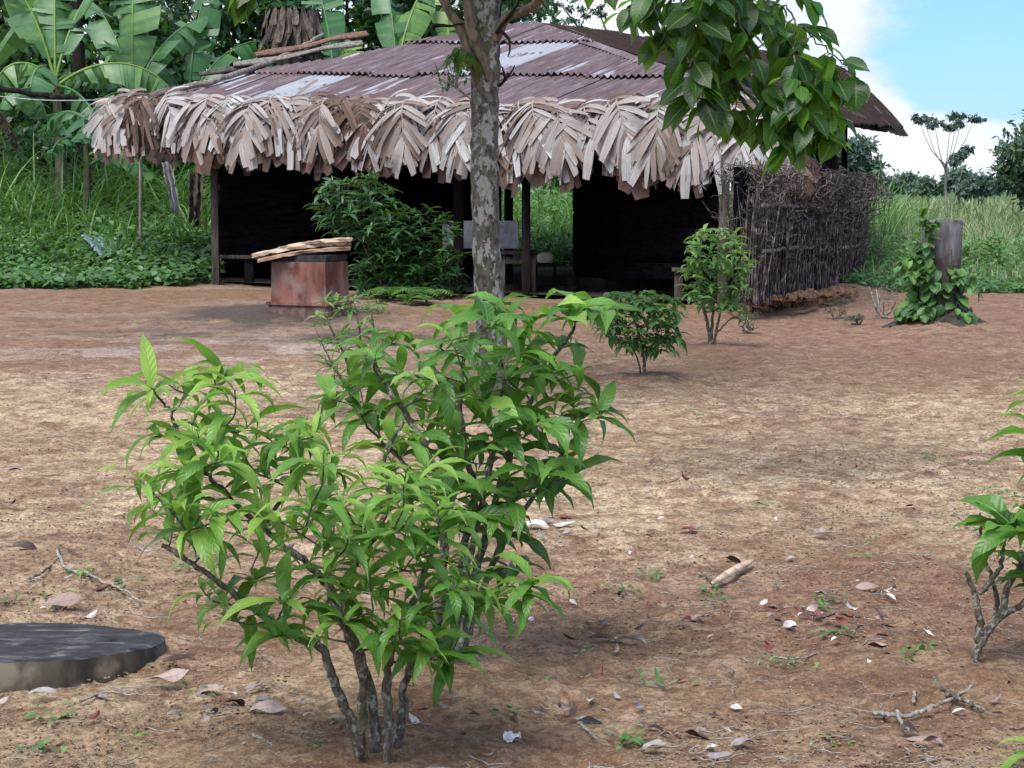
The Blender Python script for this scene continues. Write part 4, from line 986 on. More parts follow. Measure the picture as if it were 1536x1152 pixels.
# cut-off shrub on the right edge
b = G(1460, 1012); D6 = b.y
tips6 = [(1500, 790, -.1), (1515, 785, 0), (1530, 800, -.15), (1545, 770, .1), (1560, 800, 0), (1590, 820, 0), (1580, 760, 0), (1610, 780, .1), (1640, 840, 0), (1650, 760, 0), (1600, 710, 0), (1560, 690, .1), (1680, 800, 0), (1560, 870, 0), (1620, 900, 0), (1535, 845, .15), (1570, 598, 0), (1590, 610, .1), (1620, 640, 0), (1600, 660, 0), (1660, 660, .1), (1690, 720, 0)]
stems6 = [([(1458, 1012, 0), (1465, 975, 0), (1470, 945, 0), (1466, 905, 0), (1458, 880, .02), (1448, 858, .02)], .016, .006), ([(1462, 985, 0), (1478, 955, 0), (1500, 925, 0), (1530, 908, 0), (1570, 880, 0), (1620, 850, 0)], .0145, .006),
          ([(1468, 890, 0), (1488, 872, 0), (1502, 845, 0), (1506, 815, 0), (1515, 790, 0)], .010, .004), ([(1480, 955, 0), (1495, 920, .03), (1492, 880, .03), (1480, 845, .03), (1472, 800, .03), (1470, 770, .03)], .010, .003),
          ([(1500, 925, 0), (1512, 880, .02), (1535, 840, .02), (1560, 780, 0), (1580, 700, 0), (1580, 620, 0)], .012, .004)]
shrub('shrub', 'leafy shrub with bare forked lower stems, cut off by the right edge', b, stems6, tips6, D6, .3, .21, M['bush'], M['stem'], wl=.36, nleaf=(5, 8), tone=.0)
# a shoot entering at the lower right corner
b = P(1620, 1230, 4.7); b.z = 0
shrub('shrub', 'sprig of green leaves poking in at the lower right corner', b, [([(1620, 1250, 0), (1600, 1200, 0), (1575, 1150, 0), (1560, 1120, 0)], .012, .004)], [(1560, 1118, 0), (1572, 1135, .05), (1590, 1150, 0), (1600, 1120, .1), (1620, 1185, 0), (1580, 1180, 0)], 4.7, .2, .15, M['bush'], M['stem'], nleaf=(6, 9), tone=.1)

# big dark bushes in the shade of the eave
def bush_blob(name, label, base, polys, D, dz, leafL, mat, n, wl=.3, group=None, cat='bush', tone=0, dr=(.4, 1.4), segs=4, nleaf=(5, 8), stems=5, dmin=9, bark=None, **kw):
    st = []
    bx = (base.x/base.y)*F+768; g = base
    tips = []
    for poly in polys: tips += scatter(poly, n//len(polys), dmin, dz)
    r = g.y
    def px_of(v): return 768+F*v.x/(v.y*1.0)
    for i in range(stems):
        t = random.choice(tips); py0 = 285+4200/g.y
        st.append(([(bx+random.uniform(-12, 12), py0, g.y-D), ((bx+t[0])/2, (py0+t[1])/2+5, 0), (t[0], t[1], t[2])], .016, .005))
    return shrub(name, label, base, st, tips, D, dz, leafL, mat, bark or M['stem'], nleaf=nleaf, wl=wl, droop=dr, tone=tone, segs=segs, cols=3, group=group, cat=cat, **kw)
b = HG(585, 447)
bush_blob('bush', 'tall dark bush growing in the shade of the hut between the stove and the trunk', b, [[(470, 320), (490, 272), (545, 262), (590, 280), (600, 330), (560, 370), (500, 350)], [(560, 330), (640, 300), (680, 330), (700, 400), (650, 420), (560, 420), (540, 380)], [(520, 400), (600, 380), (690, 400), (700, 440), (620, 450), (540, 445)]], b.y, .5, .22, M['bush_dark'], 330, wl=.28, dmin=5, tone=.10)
# ferns at its foot
def fern(px, py, D, n, L, label, mat=None, grp='ferns at the foot of the dark bush'):
    g = HG(px, py); tb = thing('fern', label, 'fern', g, grp); ac = Acc()
    for i in range(n):
        az = rng.uniform(0, 6.28); d = V(math.cos(az), math.sin(az), 0); m = 14; t = np.linspace(0, 1, m); el = 1.15-1.9*t
        dirs = np.cos(el)[:, None]*d+np.sin(el)[:, None]*V(0, 0, 1); rib = np.array(g)+np.concatenate([np.zeros((1, 3)), np.cumsum(dirs[:-1]*L/m, 0)])
        tube(ac, rib, .004, 3, var=.7, cap=False); s = np.cross(dirs, V(0, 0, 1)); s = norm(s)
        for sg in (-1, 1): leaves(ac, rib[2:], s[2:]*sg+dirs[2:]*.4, V(0, 0, 1), L*.28*np.sin(np.pi*t[2:]*.9+.15), .045, curve=.4, segs=2, cols=3, var=rng.uniform(.5, .9), prof=bladep)
    part('frond', ac, mat or M['bush_mid'], tb)
fern(585, 452, 0, 9, .55, 'fern with arching fronds at the left foot of the dark bush'); fern(640, 455, 0, 10, .6, 'large arching fern at the foot of the dark bush, nearest the trunk'); fern(612, 458, 0, 7, .4, 'small fern between two larger ferns under the dark bush')

# ------------------------------------------------------------------ the mossy tree with its hanging branch
def build_tree():
    Dt = 13.4; g = G(738, 598); g.z = gz(g.x, Dt); Dt = g.y
    tr = thing('tree', 'slender tree with pale lichen spots on its dark trunk, standing before the hut', 'tree', g)
    s = Dt/F
    pts = [(742, 602), (740, 560), (737, 500), (733, 430), (729, 340), (727, 250), (727, 170), (728, 100), (727, 40), (728, -30), (732, -150), (740, -330)]
    wd = [60, 52, 48, 47, 45, 44, 45, 47, 46, 50, 42, 26]
    sp = spline([P(x, y, Dt) for x, y in pts], 70, .004); rr = np.interp(np.linspace(0, 1, 70), np.linspace(0, 1, len(wd)), wd)*s/2*.93*(1+rng.normal(0, .03, 70))
    ac = Acc(); tube(ac, sp, rr, 18, rough=.05); trunk = part('trunk', ac, M['trunk'], tr)
    def limb(pts, r0, r1, mat=None, n=22):
        sp = spline([P(*p) for p in pts], n, .006); ac = Acc(); tube(ac, sp, np.linspace(r0, r1, n)*(1+rng.normal(0, .04, n)), 9, rough=.08); part('limb', ac, mat or M['limb'], tr); return sp
    L1 = limb([(722, 135, Dt-.05), (706, 85, Dt-.1), (690, 45, Dt-.1), (668, 5, Dt-.12), (640, -60, Dt-.2), (560, -160, Dt-.6), (430, -230, Dt-1.5)], .043, .02)
    L2 = limb([(735, 120, Dt-.08), (712, 60, Dt-.16), (702, 20, Dt-.2), (700, -60, Dt-.3), (690, -260, Dt-.6)], .042, .025)
    L3 = limb([(742, 60, Dt-.05), (760, 25, Dt-.1), (800, 10, Dt-.3), (830, -30, Dt-.8), (900, -110, Dt-1.8), (1000, -160, Dt-3.2), (1080, -120, Dt-4.3)], .04, .018)
    L4 = limb([(735, -60, Dt), (820, -260, Dt+.5), (980, -420, Dt+1)], .05, .02); L5 = limb([(735, -100, Dt), (640, -330, Dt+.6), (520, -460, Dt+1.2)], .05, .02)
    for a in ([(745, 50, Dt-.1), (772, 12, Dt-.2), (785, -10, Dt-.3)], [(748, 45, Dt-.1), (765, 60, Dt-.25), (762, 85, Dt-.3)], [(748, 128, Dt-.1), (760, 118, Dt-.2), (772, 98, Dt-.25)], [(760, 118, Dt-.2), (752, 100, Dt-.2)], [(650, 40, Dt-.1), (700, 36, Dt-.15)]):
        limb(a, .014, .005, M['dark_wood'], 8)
    # crown above the picture
    ac = Acc(); 
    for (px, py, D, R_, n) in ((430, -280, Dt-1.8, .9, 330), (560, -420, Dt-.5, 1.1, 380), (700, -380, Dt-.4, 1.1, 380), (640, -620, Dt+.6, 1.2, 400)):
        c = np.array(P(px, py, D)); v = norm(rng.normal(0, 1, (n, 3)))*rng.random((n, 1))**.4*R_*V(1, 1, .55); p = c+v
        leaves(ac, p, norm(v+V(0, 0, -.6)+rng.normal(0, .5, (n, 3))), V(0, 0, 1), rng.uniform(.16, .24, n), rng.uniform(.075, .11, n), curve=.7, segs=4, cols=3, prof=oval, var=rng.random(n)*.6)
    part('crown', ac, M['canopy'], tr)
    # hanging sprays: a shoot polyline (px,py,D) and leaves that hang from it
    lf = Acc(); tw = Acc(); PP, DD, NN, LL, VV = [], [], [], [], []
    def spray(pts, n, L=.18, r=.006, spread=.05, tone=0.):
        n = int(n*1.4)
        sp = spline([P(*p) for p in pts], 24, .01); tube(tw, sp, np.linspace(r, .0025, 24), 5, var=.3, cap=False)
        for i in range(n):
            t = (i+rng.random())/n; k = min(int(t*23), 22); p = sp[k]+(sp[k+1]-sp[k])*rng.random()
            az = rng.random()*6.28; d = V(math.cos(az), math.sin(az)*.9, -rng.uniform(.3, 1.5)); dn = norm(d[None])[0]
            st = p+V(dn[0], dn[1], -.1)*rng.uniform(.015, spread); tube(tw, [p, st], .0022, 3, var=.2, cap=False)
            PP.append(st); DD.append(dn); nn = V(dn[0]*.5, dn[1]*.5-.35, 1)+rng.normal(0, .35, 3); NN.append(nn); LL.append(L*rng.uniform(.65, 1.1)); VV.append(np.clip(rng.normal(.40+tone, .28), 0, 1))
        return sp
    K = Dt-4.4
    s1 = [(1080, -120, K), (1090, -40, K), (1110, 40, K-.05), (1140, 110, K), (1165, 165, K), (1190, 215, K)]
    spray(s1, 46, r=.010); spray([(1090, -60, K), (1050, 0, K-.2), (1040, 60, K-.2), (1045, 130, K-.25), (1060, 160, K-.2)], 40, .22, tone=-.15)
    spray([(1095, -30, K), (1140, 20, K+.1), (1190, 70, K+.1), (1230, 110, K), (1262, 120, K)], 30, tone=.05); spray([(1060, -80, K), (1000, -30, K-.1), (960, 0, K), (935, 25, K)], 22)
    spray([(1060, -80, K+.2), (1010, -20, K+.1), (1000, 40, K+.1), (985, 70, K+.1)], 26, tone=-.15); spray([(1130, -90, K), (1170, -30, K), (1200, -10, K), (1212, 5, K)], 9, tone=.1)
    spray([(1200, 40, K), (1240, 75, K), (1275, 105, K), (1292, 125, K)], 12, tone=.15, r=.004); spray([(1215, 120, K), (1245, 165, K), (1262, 205, K)], 10, tone=.2, r=.004)
    spray([(1165, 150, K), (1150, 190, K+.1), (1185, 225, K)], 14, tone=.1); spray([(1190, 70, K), (1200, 130, K-.1), (1215, 180, K-.1), (1240, 200, K-.1)], 24, tone=.08)
    spray([(1110, 40, K), (1090, 90, K+.2), (1100, 150, K+.2), (1130, 195, K+.1)], 30, tone=-.05); spray([(1000, -60, K), (930, -50, K+.2), (895, -20, K+.2)], 12)
    spray([(1040, 20, K+.2), (1080, 80, K+.25), (1075, 120, K+.25)], 22, .22, tone=-.2); spray([(1060, -60, K+.2), (1120, -20, K+.3), (1185, 40, K+.2), (1180, 100, K+.2)], 26, tone=-.05); spray([(1150, 0, K), (1183, 15, K), (1196, 50, K), (1192, 70, K)], 4, .1, tone=.1)
    # leaves at the upper left, reaching in front of the bananas
    spray([(430, -230, Dt-1.5), (400, -120, Dt-2), (385, -50, Dt-2.2), (380, -10, Dt-2.2)], 26, .24, r=.008, tone=-.3); spray([(430, -230, Dt-1.5), (360, -90, Dt-2.2), (345, -40, Dt-2.2)], 14, .22, tone=-.3)
    spray([(560, -160, Dt-.6), (600, -80, Dt-.7), (640, -40, Dt-.7)], 16, .22, tone=-.1); spray([(690, -200, Dt-.5), (600, -100, Dt-.9), (575, -40, Dt-.9)], 14, .2, tone=-.2)
    # a few leaves and an epiphyte on the trunk
    spray([(706, 85, Dt-.1), (695, 78, Dt-.2), (690, 70, Dt-.25)], 5, .21, tone=-.25, spread=.02)
    n_ = len(PP); LL = np.array(LL); leaves(lf, np.array(PP), np.array(DD), np.array(NN), LL, LL*rng.uniform(.46, .60, n_), curve=rng.uniform(.1, .9, n_), fold=rng.uniform(.05, .35, n_), wave=.045, prof=ovate, segs=7, cols=5, var=np.array(VV), twist=rng.normal(0, .3, n_), freq=1.6)
    part('twigs', tw, M['twig'], tr); part('foliage', lf, M['canopy'], tr)
    e0 = P(684, 130, Dt-.3); ep = thing('epiphyte', 'small bushy sprig growing out from the left side of the mossy trunk', 'plant', e0); ac = Acc(); a2 = Acc()
    for i in range(16):
        q = P(random.uniform(655, 712), random.uniform(88, 132), Dt-.3+random.uniform(-.1, .1)); tube(a2, spline([P(708, 150, Dt-.1), P(686, 132, Dt-.3), q], 6), .003, 4, cap=False)
        leaves(ac, np.repeat(np.array(q)[None], 6, 0), rng.normal(0, 1, (6, 3))+V(0, 0, .3), V(0, 0, 1), .07, .025, curve=.4, segs=3, cols=3)
    part('twigs', a2, M['stem_pale'], ep); part('foliage', ac, M['bush_mid'], ep)
M['limb'] = bark_mat('limb_bark', (.07, .05, .038), (.19, .14, .10), None, 22)
build_tree()

# ------------------------------------------------------------------ grass and ground cover
def wx(px, D): return (px-768)/F*D
def blades(acc, x, y, h, wd, lean=.35, curve=(.3, 1.6), segs=4, tone=(.2, .9), zoff=0):
    n = len(x); z = hgt(x, y)+zoff
    az = rng.random(n)*6.28; d = np.stack([np.cos(az)*lean*rng.random(n), np.sin(az)*lean*rng.random(n), np.ones(n)], -1)
    nn = -np.stack([np.cos(az), np.sin(az), np.zeros(n)], -1)+V(0, 0, .05)
    leaves(acc, np.stack([x, y, z], -1), d, nn, h, wd, curve=rng.uniform(*curve, n), fold=.25, wave=0, prof=bladep, segs=segs, cols=3, var=rng.uniform(*tone, n))
def cover(acc, x, y, zt, L, wl=.5, tone=(.2, .9), prof=oval):
    n = len(x); z = hgt(x, y)+zt*rng.random(n)**.7
    d = norm(rng.normal(0, 1, (n, 3))*V(1, 1, .35)+V(0, -.35, .1))
    leaves(acc, np.stack([x, y, z], -1), d, V(0, -.25, 1)+rng.normal(0, .35, (n, 3)), L, L*wl, curve=rng.uniform(.2, 1.0, n), fold=.2, wave=0, prof=prof, segs=3, cols=3, var=np.clip(rng.uniform(*tone, n)*(.5+.5*(z-hgt(x, y))/max(np.max(zt), .01)), 0, 1))
def uni(a, b, n): return rng.uniform(a, b, n)
# left bank: creeping cover in front, tall blades behind
ac = Acc(); n = 15000; y = uni(28.9, 34.5, n); px = uni(-160, 330, n); y = y+.9*sst(180, 330, px)+(fbm(px*.03, px*0, 3, 9)-.5)*1.2; cover(ac, wx(px, y), y, .18+.45*sst(29, 32, y), uni(.09, .19, n), .55)
single('ground_cover', ac, M['weed'], 'low leafy creeping plants covering the bank left of the hut', 'ground cover', kind='stuff')
ac = Acc(); n = 7500; y = uni(30.6, 37, n); px = uni(-180, 320, n); cl = fbm(px*.02, y*.9, 3, 19); k_ = cl > .42; y = y[k_]; px = px[k_]; n = len(y)
blades(ac, wx(px, y), y, uni(.7, 2.3, n)*(.6+.5*sst(31, 34, y)), uni(.02, .06, n), .75, (.8, 2.7), segs=6, tone=(.1, 1))
single('tall_grass', ac, M['grass'], 'tall arching dark green grass left of the hut', 'grass', kind='stuff')
# green seen through and behind the hut
ac = Acc(); n = 9000; y = uni(37.5, 46, n); px = uni(560, 1340, n); blades(ac, wx(px, y), y, uni(.9, 2.3, n)*(.5+.75*sst(37, 43, y)), uni(.02, .055, n), .7, (.6, 2.4), tone=(.4, 1))
n = 5000; y = uni(36.8, 41, n); px = uni(560, 1300, n); cover(ac, wx(px, y), y, .5+1.0*sst(37, 41, y), uni(.12, .25, n), .3, (.4, 1), lance)
single('tall_grass', ac, M['weed'], 'sunlit green grass behind the hut, seen through its open bay', 'grass', kind='stuff')
# right field
ac = Acc(); n = 9500; y = 27.2+uni(0, 1, n)**1.5*9; px = uni(1230, 1850, n)
cover(ac, wx(px, y), y, .12+.55*sst(27, 31, y), uni(.08, .17, n), .4, (.35, 1), lance)
single('ground_cover', ac, M['weed'], 'bright low weeds along the far edge of the bare yard at the right', 'ground cover', kind='stuff')
ac = Acc(); n = 15000; y = 28+uni(0, 1, n)**1.7*60; px = uni(1200, 1900, n); f_ = fbm(px*.012, y*.25, 3, 29)
hh = uni(.6, 1.25, n)*(.4+.6*sst(27.5, 34, y))*(.75+.5*f_); blades(ac, wx(px, y), y, hh, uni(.012, .03, n)*(1+(y-28)/50), .5, (.2, 1.5), segs=4, tone=(.2, 1))
n = 5000; y = uni(60, 160, n); px = uni(1000, 1900, n); blades(ac, wx(px, y), y, uni(.8, 1.5, n), uni(.08, .16, n), .7, (.3, 1.4), segs=3, tone=(.4, 1))
single('field_grass', ac, M['grass_far'], 'tall yellowish green grass filling the field at the right', 'grass', kind='stuff')

# ------------------------------------------------------------------ trees and bushes far behind
def bg_tree(name, label, pxb, D, blobs, mat, leaf, n, trunk=.15, cat='tree', group=None, clump=.22, tone=0., bark=None, zb=None, top=None, wl=.5, flat=1.):
    x = wx(pxb, D); z = gz(x, D); t0 = thing(name, label, cat, (x, D, z), group)
    cs = []
    for (px, py, rx, ry) in blobs:
        c = np.array(P(px, py, D+rng.normal(0, .03)*D*.3)); k = D/F; cs.append((c, rx*k, ry*k))
    topc = np.mean([c for c, _, _ in cs], 0); ht = topc[2]-z
    if trunk:
        ac = Acc(); fork = V(x+(topc[0]-x)*.6, D, z+ht*.62); tube(ac, spline([(x, D, z-.1), (x+(topc[0]-x)*.25, D, z+ht*.3), fork], 10, trunk*.15), np.linspace(trunk, trunk*.6, 10), 8, rough=.06); part('trunk', ac, bark or M['far_trunk'], t0)
        ac = Acc()
        for c, rx, ry in cs: tube(ac, spline([fork-V(0, 0, ht*.08*rng.random()), (fork+c)/2+V(0, 0, -.08*ht), c], 7, trunk*.1), np.linspace(trunk*.35, trunk*.08, 7), 5, cap=False)
        part('limbs', ac, bark or M['far_trunk'], t0)
    tot = sum(rx*ry for _, rx, ry in cs); ac = Acc()
    for c, rx, ry in cs:
        m = max(20, int(n*rx*ry/tot)); nc = max(5, int(m/26)); v = norm(rng.normal(0, 1, (nc, 3)))*rng.uniform(.35, 1., (nc, 1)); cc = c+v*V(rx, (rx+ry)/2, ry)*.92
        idx = rng.integers(0, nc, m); r_ = clump*min(rx, max(ry, rx*.4)); p = cc[idx]+rng.normal(0, 1, (m, 3))*r_*V(1, 1, .55*flat)
        tn = rng.uniform(-.28, .28, nc)[idx]
        leaves(ac, p, norm(rng.normal(0, 1, (m, 3))+V(0, 0, -.3)), V(0, -.2, 1)+rng.normal(0, .5, (m, 3)), uni(.7, 1.3, m)*leaf, uni(.7, 1.3, m)*leaf*wl, curve=.5, segs=2, cols=3, wave=0, prof=oval, var=np.clip(rng.normal(.45+tone, .16, m)+tn, 0, 1))
    part('crown' if trunk else 'foliage', ac, mat, t0); return t0
# dark wood behind the bananas
for i, (px, py, D, lb) in enumerate(((-60, 60, 47, 'dark tree filling the corner behind the bananas at the far left'), (130, 90, 45, 'dark tree behind the arching banana leaf at the upper left'), (330, 40, 48, 'dark tree rising behind the left half of the rusty roof'), (520, 60, 50, 'dark tree behind the ragged dead banana stump'), (690, 45, 52, 'dark tree just left of the mossy trunk, beyond the roof'))):
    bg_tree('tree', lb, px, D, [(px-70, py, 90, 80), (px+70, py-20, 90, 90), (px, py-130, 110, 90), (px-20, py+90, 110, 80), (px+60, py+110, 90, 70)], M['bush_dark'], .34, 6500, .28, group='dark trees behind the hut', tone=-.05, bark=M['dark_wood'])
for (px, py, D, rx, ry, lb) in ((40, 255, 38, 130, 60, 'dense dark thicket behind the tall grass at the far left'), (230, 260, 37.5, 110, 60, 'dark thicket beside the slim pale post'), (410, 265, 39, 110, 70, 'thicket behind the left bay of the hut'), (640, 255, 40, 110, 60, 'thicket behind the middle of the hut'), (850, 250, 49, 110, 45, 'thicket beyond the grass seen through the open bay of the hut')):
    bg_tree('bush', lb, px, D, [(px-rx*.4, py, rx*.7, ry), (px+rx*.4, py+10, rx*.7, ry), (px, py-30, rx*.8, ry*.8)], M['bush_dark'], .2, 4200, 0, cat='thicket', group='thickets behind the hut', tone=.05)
bg_tree('tree', 'tall airy tree with fine leaves and a pale straight trunk behind the roof ridge', 942, 62, [(840, 5, 55, 22), (900, 22, 50, 18), (860, 38, 40, 10), (985, 15, 60, 25), (1040, 40, 50, 22), (1130, 20, 55, 20), (1165, 50, 30, 16), (1080, 0, 60, 20), (940, -60, 120, 45), (1060, -90, 110, 50)], M['far'], .17, 5200, .30, clump=.16, tone=.0, flat=.5)
bg_tree('tree', 'bluish green tree just behind the right corner of the hut', 1265, 72, [(1230, 235, 55, 38), (1275, 240, 45, 42), (1190, 250, 50, 40), (1300, 262, 22, 26)], M['far_blue'], .34, 5200, .2)
bg_tree('tree', 'big dark leafy tree cut off by the right edge of the view', 1590, 62, [(1530, 240, 40, 42), (1590, 215, 70, 70), (1512, 268, 30, 26), (1660, 230, 70, 80), (1560, 280, 60, 30)], M['far'], .26, 8000, .25, tone=.02)
for (px, py, rx, ry, D, lb) in ((1215, 280, 60, 16, 100, 'low far bush behind the stick fence'), (1335, 277, 26, 10, 95, 'low far tree left of the flat-topped tree'), (1362, 271, 20, 12, 105, 'small round far tree right beside the low one in the distance'), (1392, 280, 30, 9, 98, 'flat low bush at the foot of the flat-topped tree'), (1438, 268, 26, 13, 92, 'loose far tree just right of the flat-topped tree trunk'), (1470, 280, 34, 14, 88, 'dark far bush touching the big tree at the right edge')):
    bg_tree('far_tree', lb, px, D, [(px-rx*.4, py+3, rx*.6, ry), (px+rx*.4, py+1, rx*.6, ry*.9), (px, py-3, rx*.6, ry)], M['far_blue'], .34, 1300, .1, group='low trees on the skyline', clump=.3)
# flat-topped slender tree
bg_tree('tree', 'slender flat-topped tree alone on the skyline at the right', 1417, 66, [(1386, 180, 17, 6), (1402, 186, 16, 5), (1436, 174, 18, 6), (1462, 178, 17, 4), (1425, 190, 13, 5), (1442, 184, 10, 5), (1376, 176, 8, 4)], M['far_blue'], .17, 1000, .07, clump=.42, flat=.45, tone=-.15)
bg_tree('tree', 'small leaning sapling to the right of the flat-topped tree', 1424, 64, [(1438, 234, 12, 7), (1450, 224, 9, 5), (1430, 241, 8, 5)], M['far_blue'], .2, 380, .03, clump=.3, tone=-.1)

# ------------------------------------------------------------------ bananas
def banana_leaf(acc, p, az, el, L, W, curve, tone, tear=.35, roll=0., droop=.35, pet=.18):
    m = 34; t = np.linspace(0, 1, m); e_ = el-curve*t**1.3
    h = V(math.cos(az), math.sin(az), 0); dirs = np.cos(e_)[:, None]*h+np.sin(e_)[:, None]*V(0, 0, 1)
    rib = p+np.concatenate([np.zeros((1, 3)), np.cumsum(dirs[:-1]*L/(m-1), 0)])
    tube(acc, rib, np.linspace(.035, .008, m), 5, var=min(1, tone+.25), cap=False)
    S0 = norm(np.cross(dirs, V(0, 0, 1)+h*-.3)); U0 = np.cross(S0, dirs)
    S = S0*math.cos(roll)+U0*math.sin(roll); U = np.cross(S, dirs)
    i0 = int(pet*m); w_ = W/2*np.clip(np.sin(np.pi*np.clip((t-pet)/(1-pet)*.93+.06, 0, 1))**.55, .02, 1)
    for sg in (-1, 1):
        dr = droop+0*t; g = droop; gap = np.zeros(m, bool)
        for i in range(i0, m):
            if rng.random() < tear: g = droop+rng.normal(0, .28); gap[i] = True
            dr[i] = max(g, -.1)
        for i in range(i0, m-1):
            a0, a1 = rib[i], rib[i+1]; g0 = .03 if gap[i] else 0
            a0 = a0+(a1-a0)*g0*3; f = np.array([0, .33, .66, 1.])
            th = dr[i]*(1+f*1.1)
            pr = []
            for (a_, k, ww) in ((a0, i, w_[i]), (a1, i+1, w_[i+1])):
                ln = np.cumsum(np.concatenate([[0], np.cos(th[1:])]))*ww/3; dn = np.cumsum(np.concatenate([[0], np.sin(th[1:])]))*ww/3
                fw = .22*f*ww
                pr.append(a_+S[k]*sg*ln[:, None]-U[k]*dn[:, None]+dirs[k]*fw[:, None]+V(0, 0, -1)*(.15*f**2*ww*max(dr[i], 0))[:, None])
            v = np.concatenate(pr); q = [(j, j+1, j+5, j+4) if sg < 0 else (j, j+4, j+5, j+1) for j in range(3)]
            acc.add(v, q=q, var=float(np.clip(tone+.07*math.sin(i*2.4)+rng.normal(0, .04), 0, 1)))
def banana(label, pxb, D, ztop, specs, r=.13, dead=2, grp='banana plants behind the hut'):
    x = wx(pxb, D); z = gz(x, D); t0 = thing('banana_plant', label, 'banana plant', (x, D, z), grp)
    ac = Acc(); top = V(x+rng.normal(0, .1), D, ztop); tube(ac, spline([(x, D, z-.05), (x+.05, D, (z+ztop)/2), top], 10), np.linspace(r, r*.55, 10), 9, rough=.05); part('pseudostem', ac, M['banana_stem'], t0)
    for (az, el, L, W, cv, tone, tear, roll, dp) in specs:
        ac = Acc(); banana_leaf(ac, top+V(0, 0, -.15*rng.random()), R(az), R(el), L*1.25*rng.uniform(.9, 1.1), W*1.42, cv*1.25+.15, tone, min(.9, tear+.18), roll+rng.normal(0, .15), dp+.12); part('leaf', ac, M['banana'], t0)
    for i in range(4):
        ac = Acc(); banana_leaf(ac, top+V(0, 0, -.25-.2*i), rng.uniform(-3.3, .3), R(rng.uniform(5, 45)), rng.uniform(1.0, 1.5), rng.uniform(.4, .6), rng.uniform(1.6, 2.6), rng.uniform(.3, .9), .6, rng.normal(0, .3), .6); part('leaf', ac, M['banana'], t0)
    for i in range(dead):
        ac = Acc(); banana_leaf(ac, top+V(0, 0, -.2), rng.random()*6.28, R(-30), 1.5, .3, .9, .5, .8, 0, 1.2); part('dead_leaf', ac, M['banana_dry'], t0, label='brown dead hanging leaf')
M['banana_stem'] = simple_mat('banana_stem', (.05, .045, .03), (.16, .15, .09), 8, .7, (1, 1, .3))
#            azimuth (0 = right, 90 = away), elevation, length, width, curve, tone, tear, roll, droop
Lk = dict
banana('banana plant at the far left with one leaf arching to the right', 92, 35.2, 3.55, [(8, 38, 1.85, .62, 1.25, .78, .35, -.35, .35), (200, 62, 1.3, .65, 2.4, .82, .15, 0, .7), (262, 45, 1.5, .62, 2.1, .66, .15, 0, .5), (100, 80, 2.2, .62, .3, .72, .1, 0, .15), (155, 76, 2.2, .66, .35, .76, .1, .2, .15), (60, 70, 2.1, .6, .4, .7, .1, 0, .15), (-40, -5, 1.4, .5, .9, .45, .5, 0, .6), (190, 20, 1.5, .55, 1.0, .5, .4, 0, .5)])
banana('banana plant with a broad upright bright leaf beside the dark trunk', 208, 37, 3.3, [(95, 82, 2.4, .82, .2, .80, .08, 0, .12), (40, 68, 2.0, .6, .6, .55, .2, 0, .3), (5, 30, 1.6, .5, 1.2, .45, .4, 0, .5), (170, 50, 1.6, .5, 1.3, .5, .4, 0, .5), (-80, 25, 1.3, .5, 1.4, .4, .5, 0, .7), (130, 70, 2, .6, .5, .6, .2, 0, .2)])
banana('banana plant in the shade whose long pale leaf arches over the edge of the roof', 285, 37.6, 3.3, [(2, 34, 1.9, .42, 1.15, .88, .15, -.5, .35), (75, 80, 2.1, .65, .3, .35, .15, 0, .2), (150, 60, 1.8, .6, .8, .3, .3, 0, .4), (40, 62, 1.9, .6, .8, .45, .2, 0, .3), (-60, 5, 1.3, .5, 1.0, .3, .5, 0, .6)])
banana('banana plant behind the planks on the roof with a bright square-cut leaf', 515, 38, 3.75, [(185, 20, 1.9, .36, .9, .8, .3, .3, .3), (80, 62, 1.2, .62, .5, .95, .1, .3, .2), (10, 45, 1.7, .5, 1.2, .6, .5, 0, .5), (120, 78, 2, .6, .3, .55, .2, 0, .3)], dead=1)
banana('banana plant left of the mossy trunk with a pale feathered torn leaf', 600, 40, 4.0, [(165, 48, 1.6, .55, 1.3, .86, .8, -.3, .5), (10, 34, 2.0, .5, 1.1, .9, .85, -.2, .6), (-60, 30, 1.6, .55, 1.5, .6, .5, 0, .6), (60, 72, 2.1, .62, .4, .85, .2, 0, .3), (110, 80, 2.1, .6, .3, .6, .3, 0, .3)])
banana('banana plant close behind the roof and touching the mossy trunk on its left', 672, 41, 4.2, [(175, 20, 1.5, .5, 1.2, .8, .5, 0, .5), (30, 50, 1.8, .5, 1.1, .7, .6, 0, .5), (250, 35, 1.5, .5, 1.5, .55, .5, 0, .5), (100, 78, 1.9, .55, .4, .9, .2, 0, .3)], dead=1)
banana('young banana plant low between the far left plant and the roof corner', 130, 33.4, 2.75, [(20, 30, 1.0, .5, 1.5, .35, .3, 0, .4), (150, 30, 1.0, .45, 1.5, .4, .3, 0, .4), (-80, 20, .9, .5, 1.3, .45, .3, 0, .5), (60, 60, 1.1, .4, .8, .5, .2, 0, .2)], r=.08, dead=1)
banana('banana plant at the left edge mostly outside the view', -30, 36, 3.5, [(10, 70, 1.9, .6, .5, .7, .15, 0, .2), (-20, 20, 1.4, .55, 1.4, .6, .3, 0, .6), (120, 75, 2, .6, .4, .7, .1, 0, .2), (-90, 20, 1.4, .5, 1.5, .4, .4, 0, .6)])
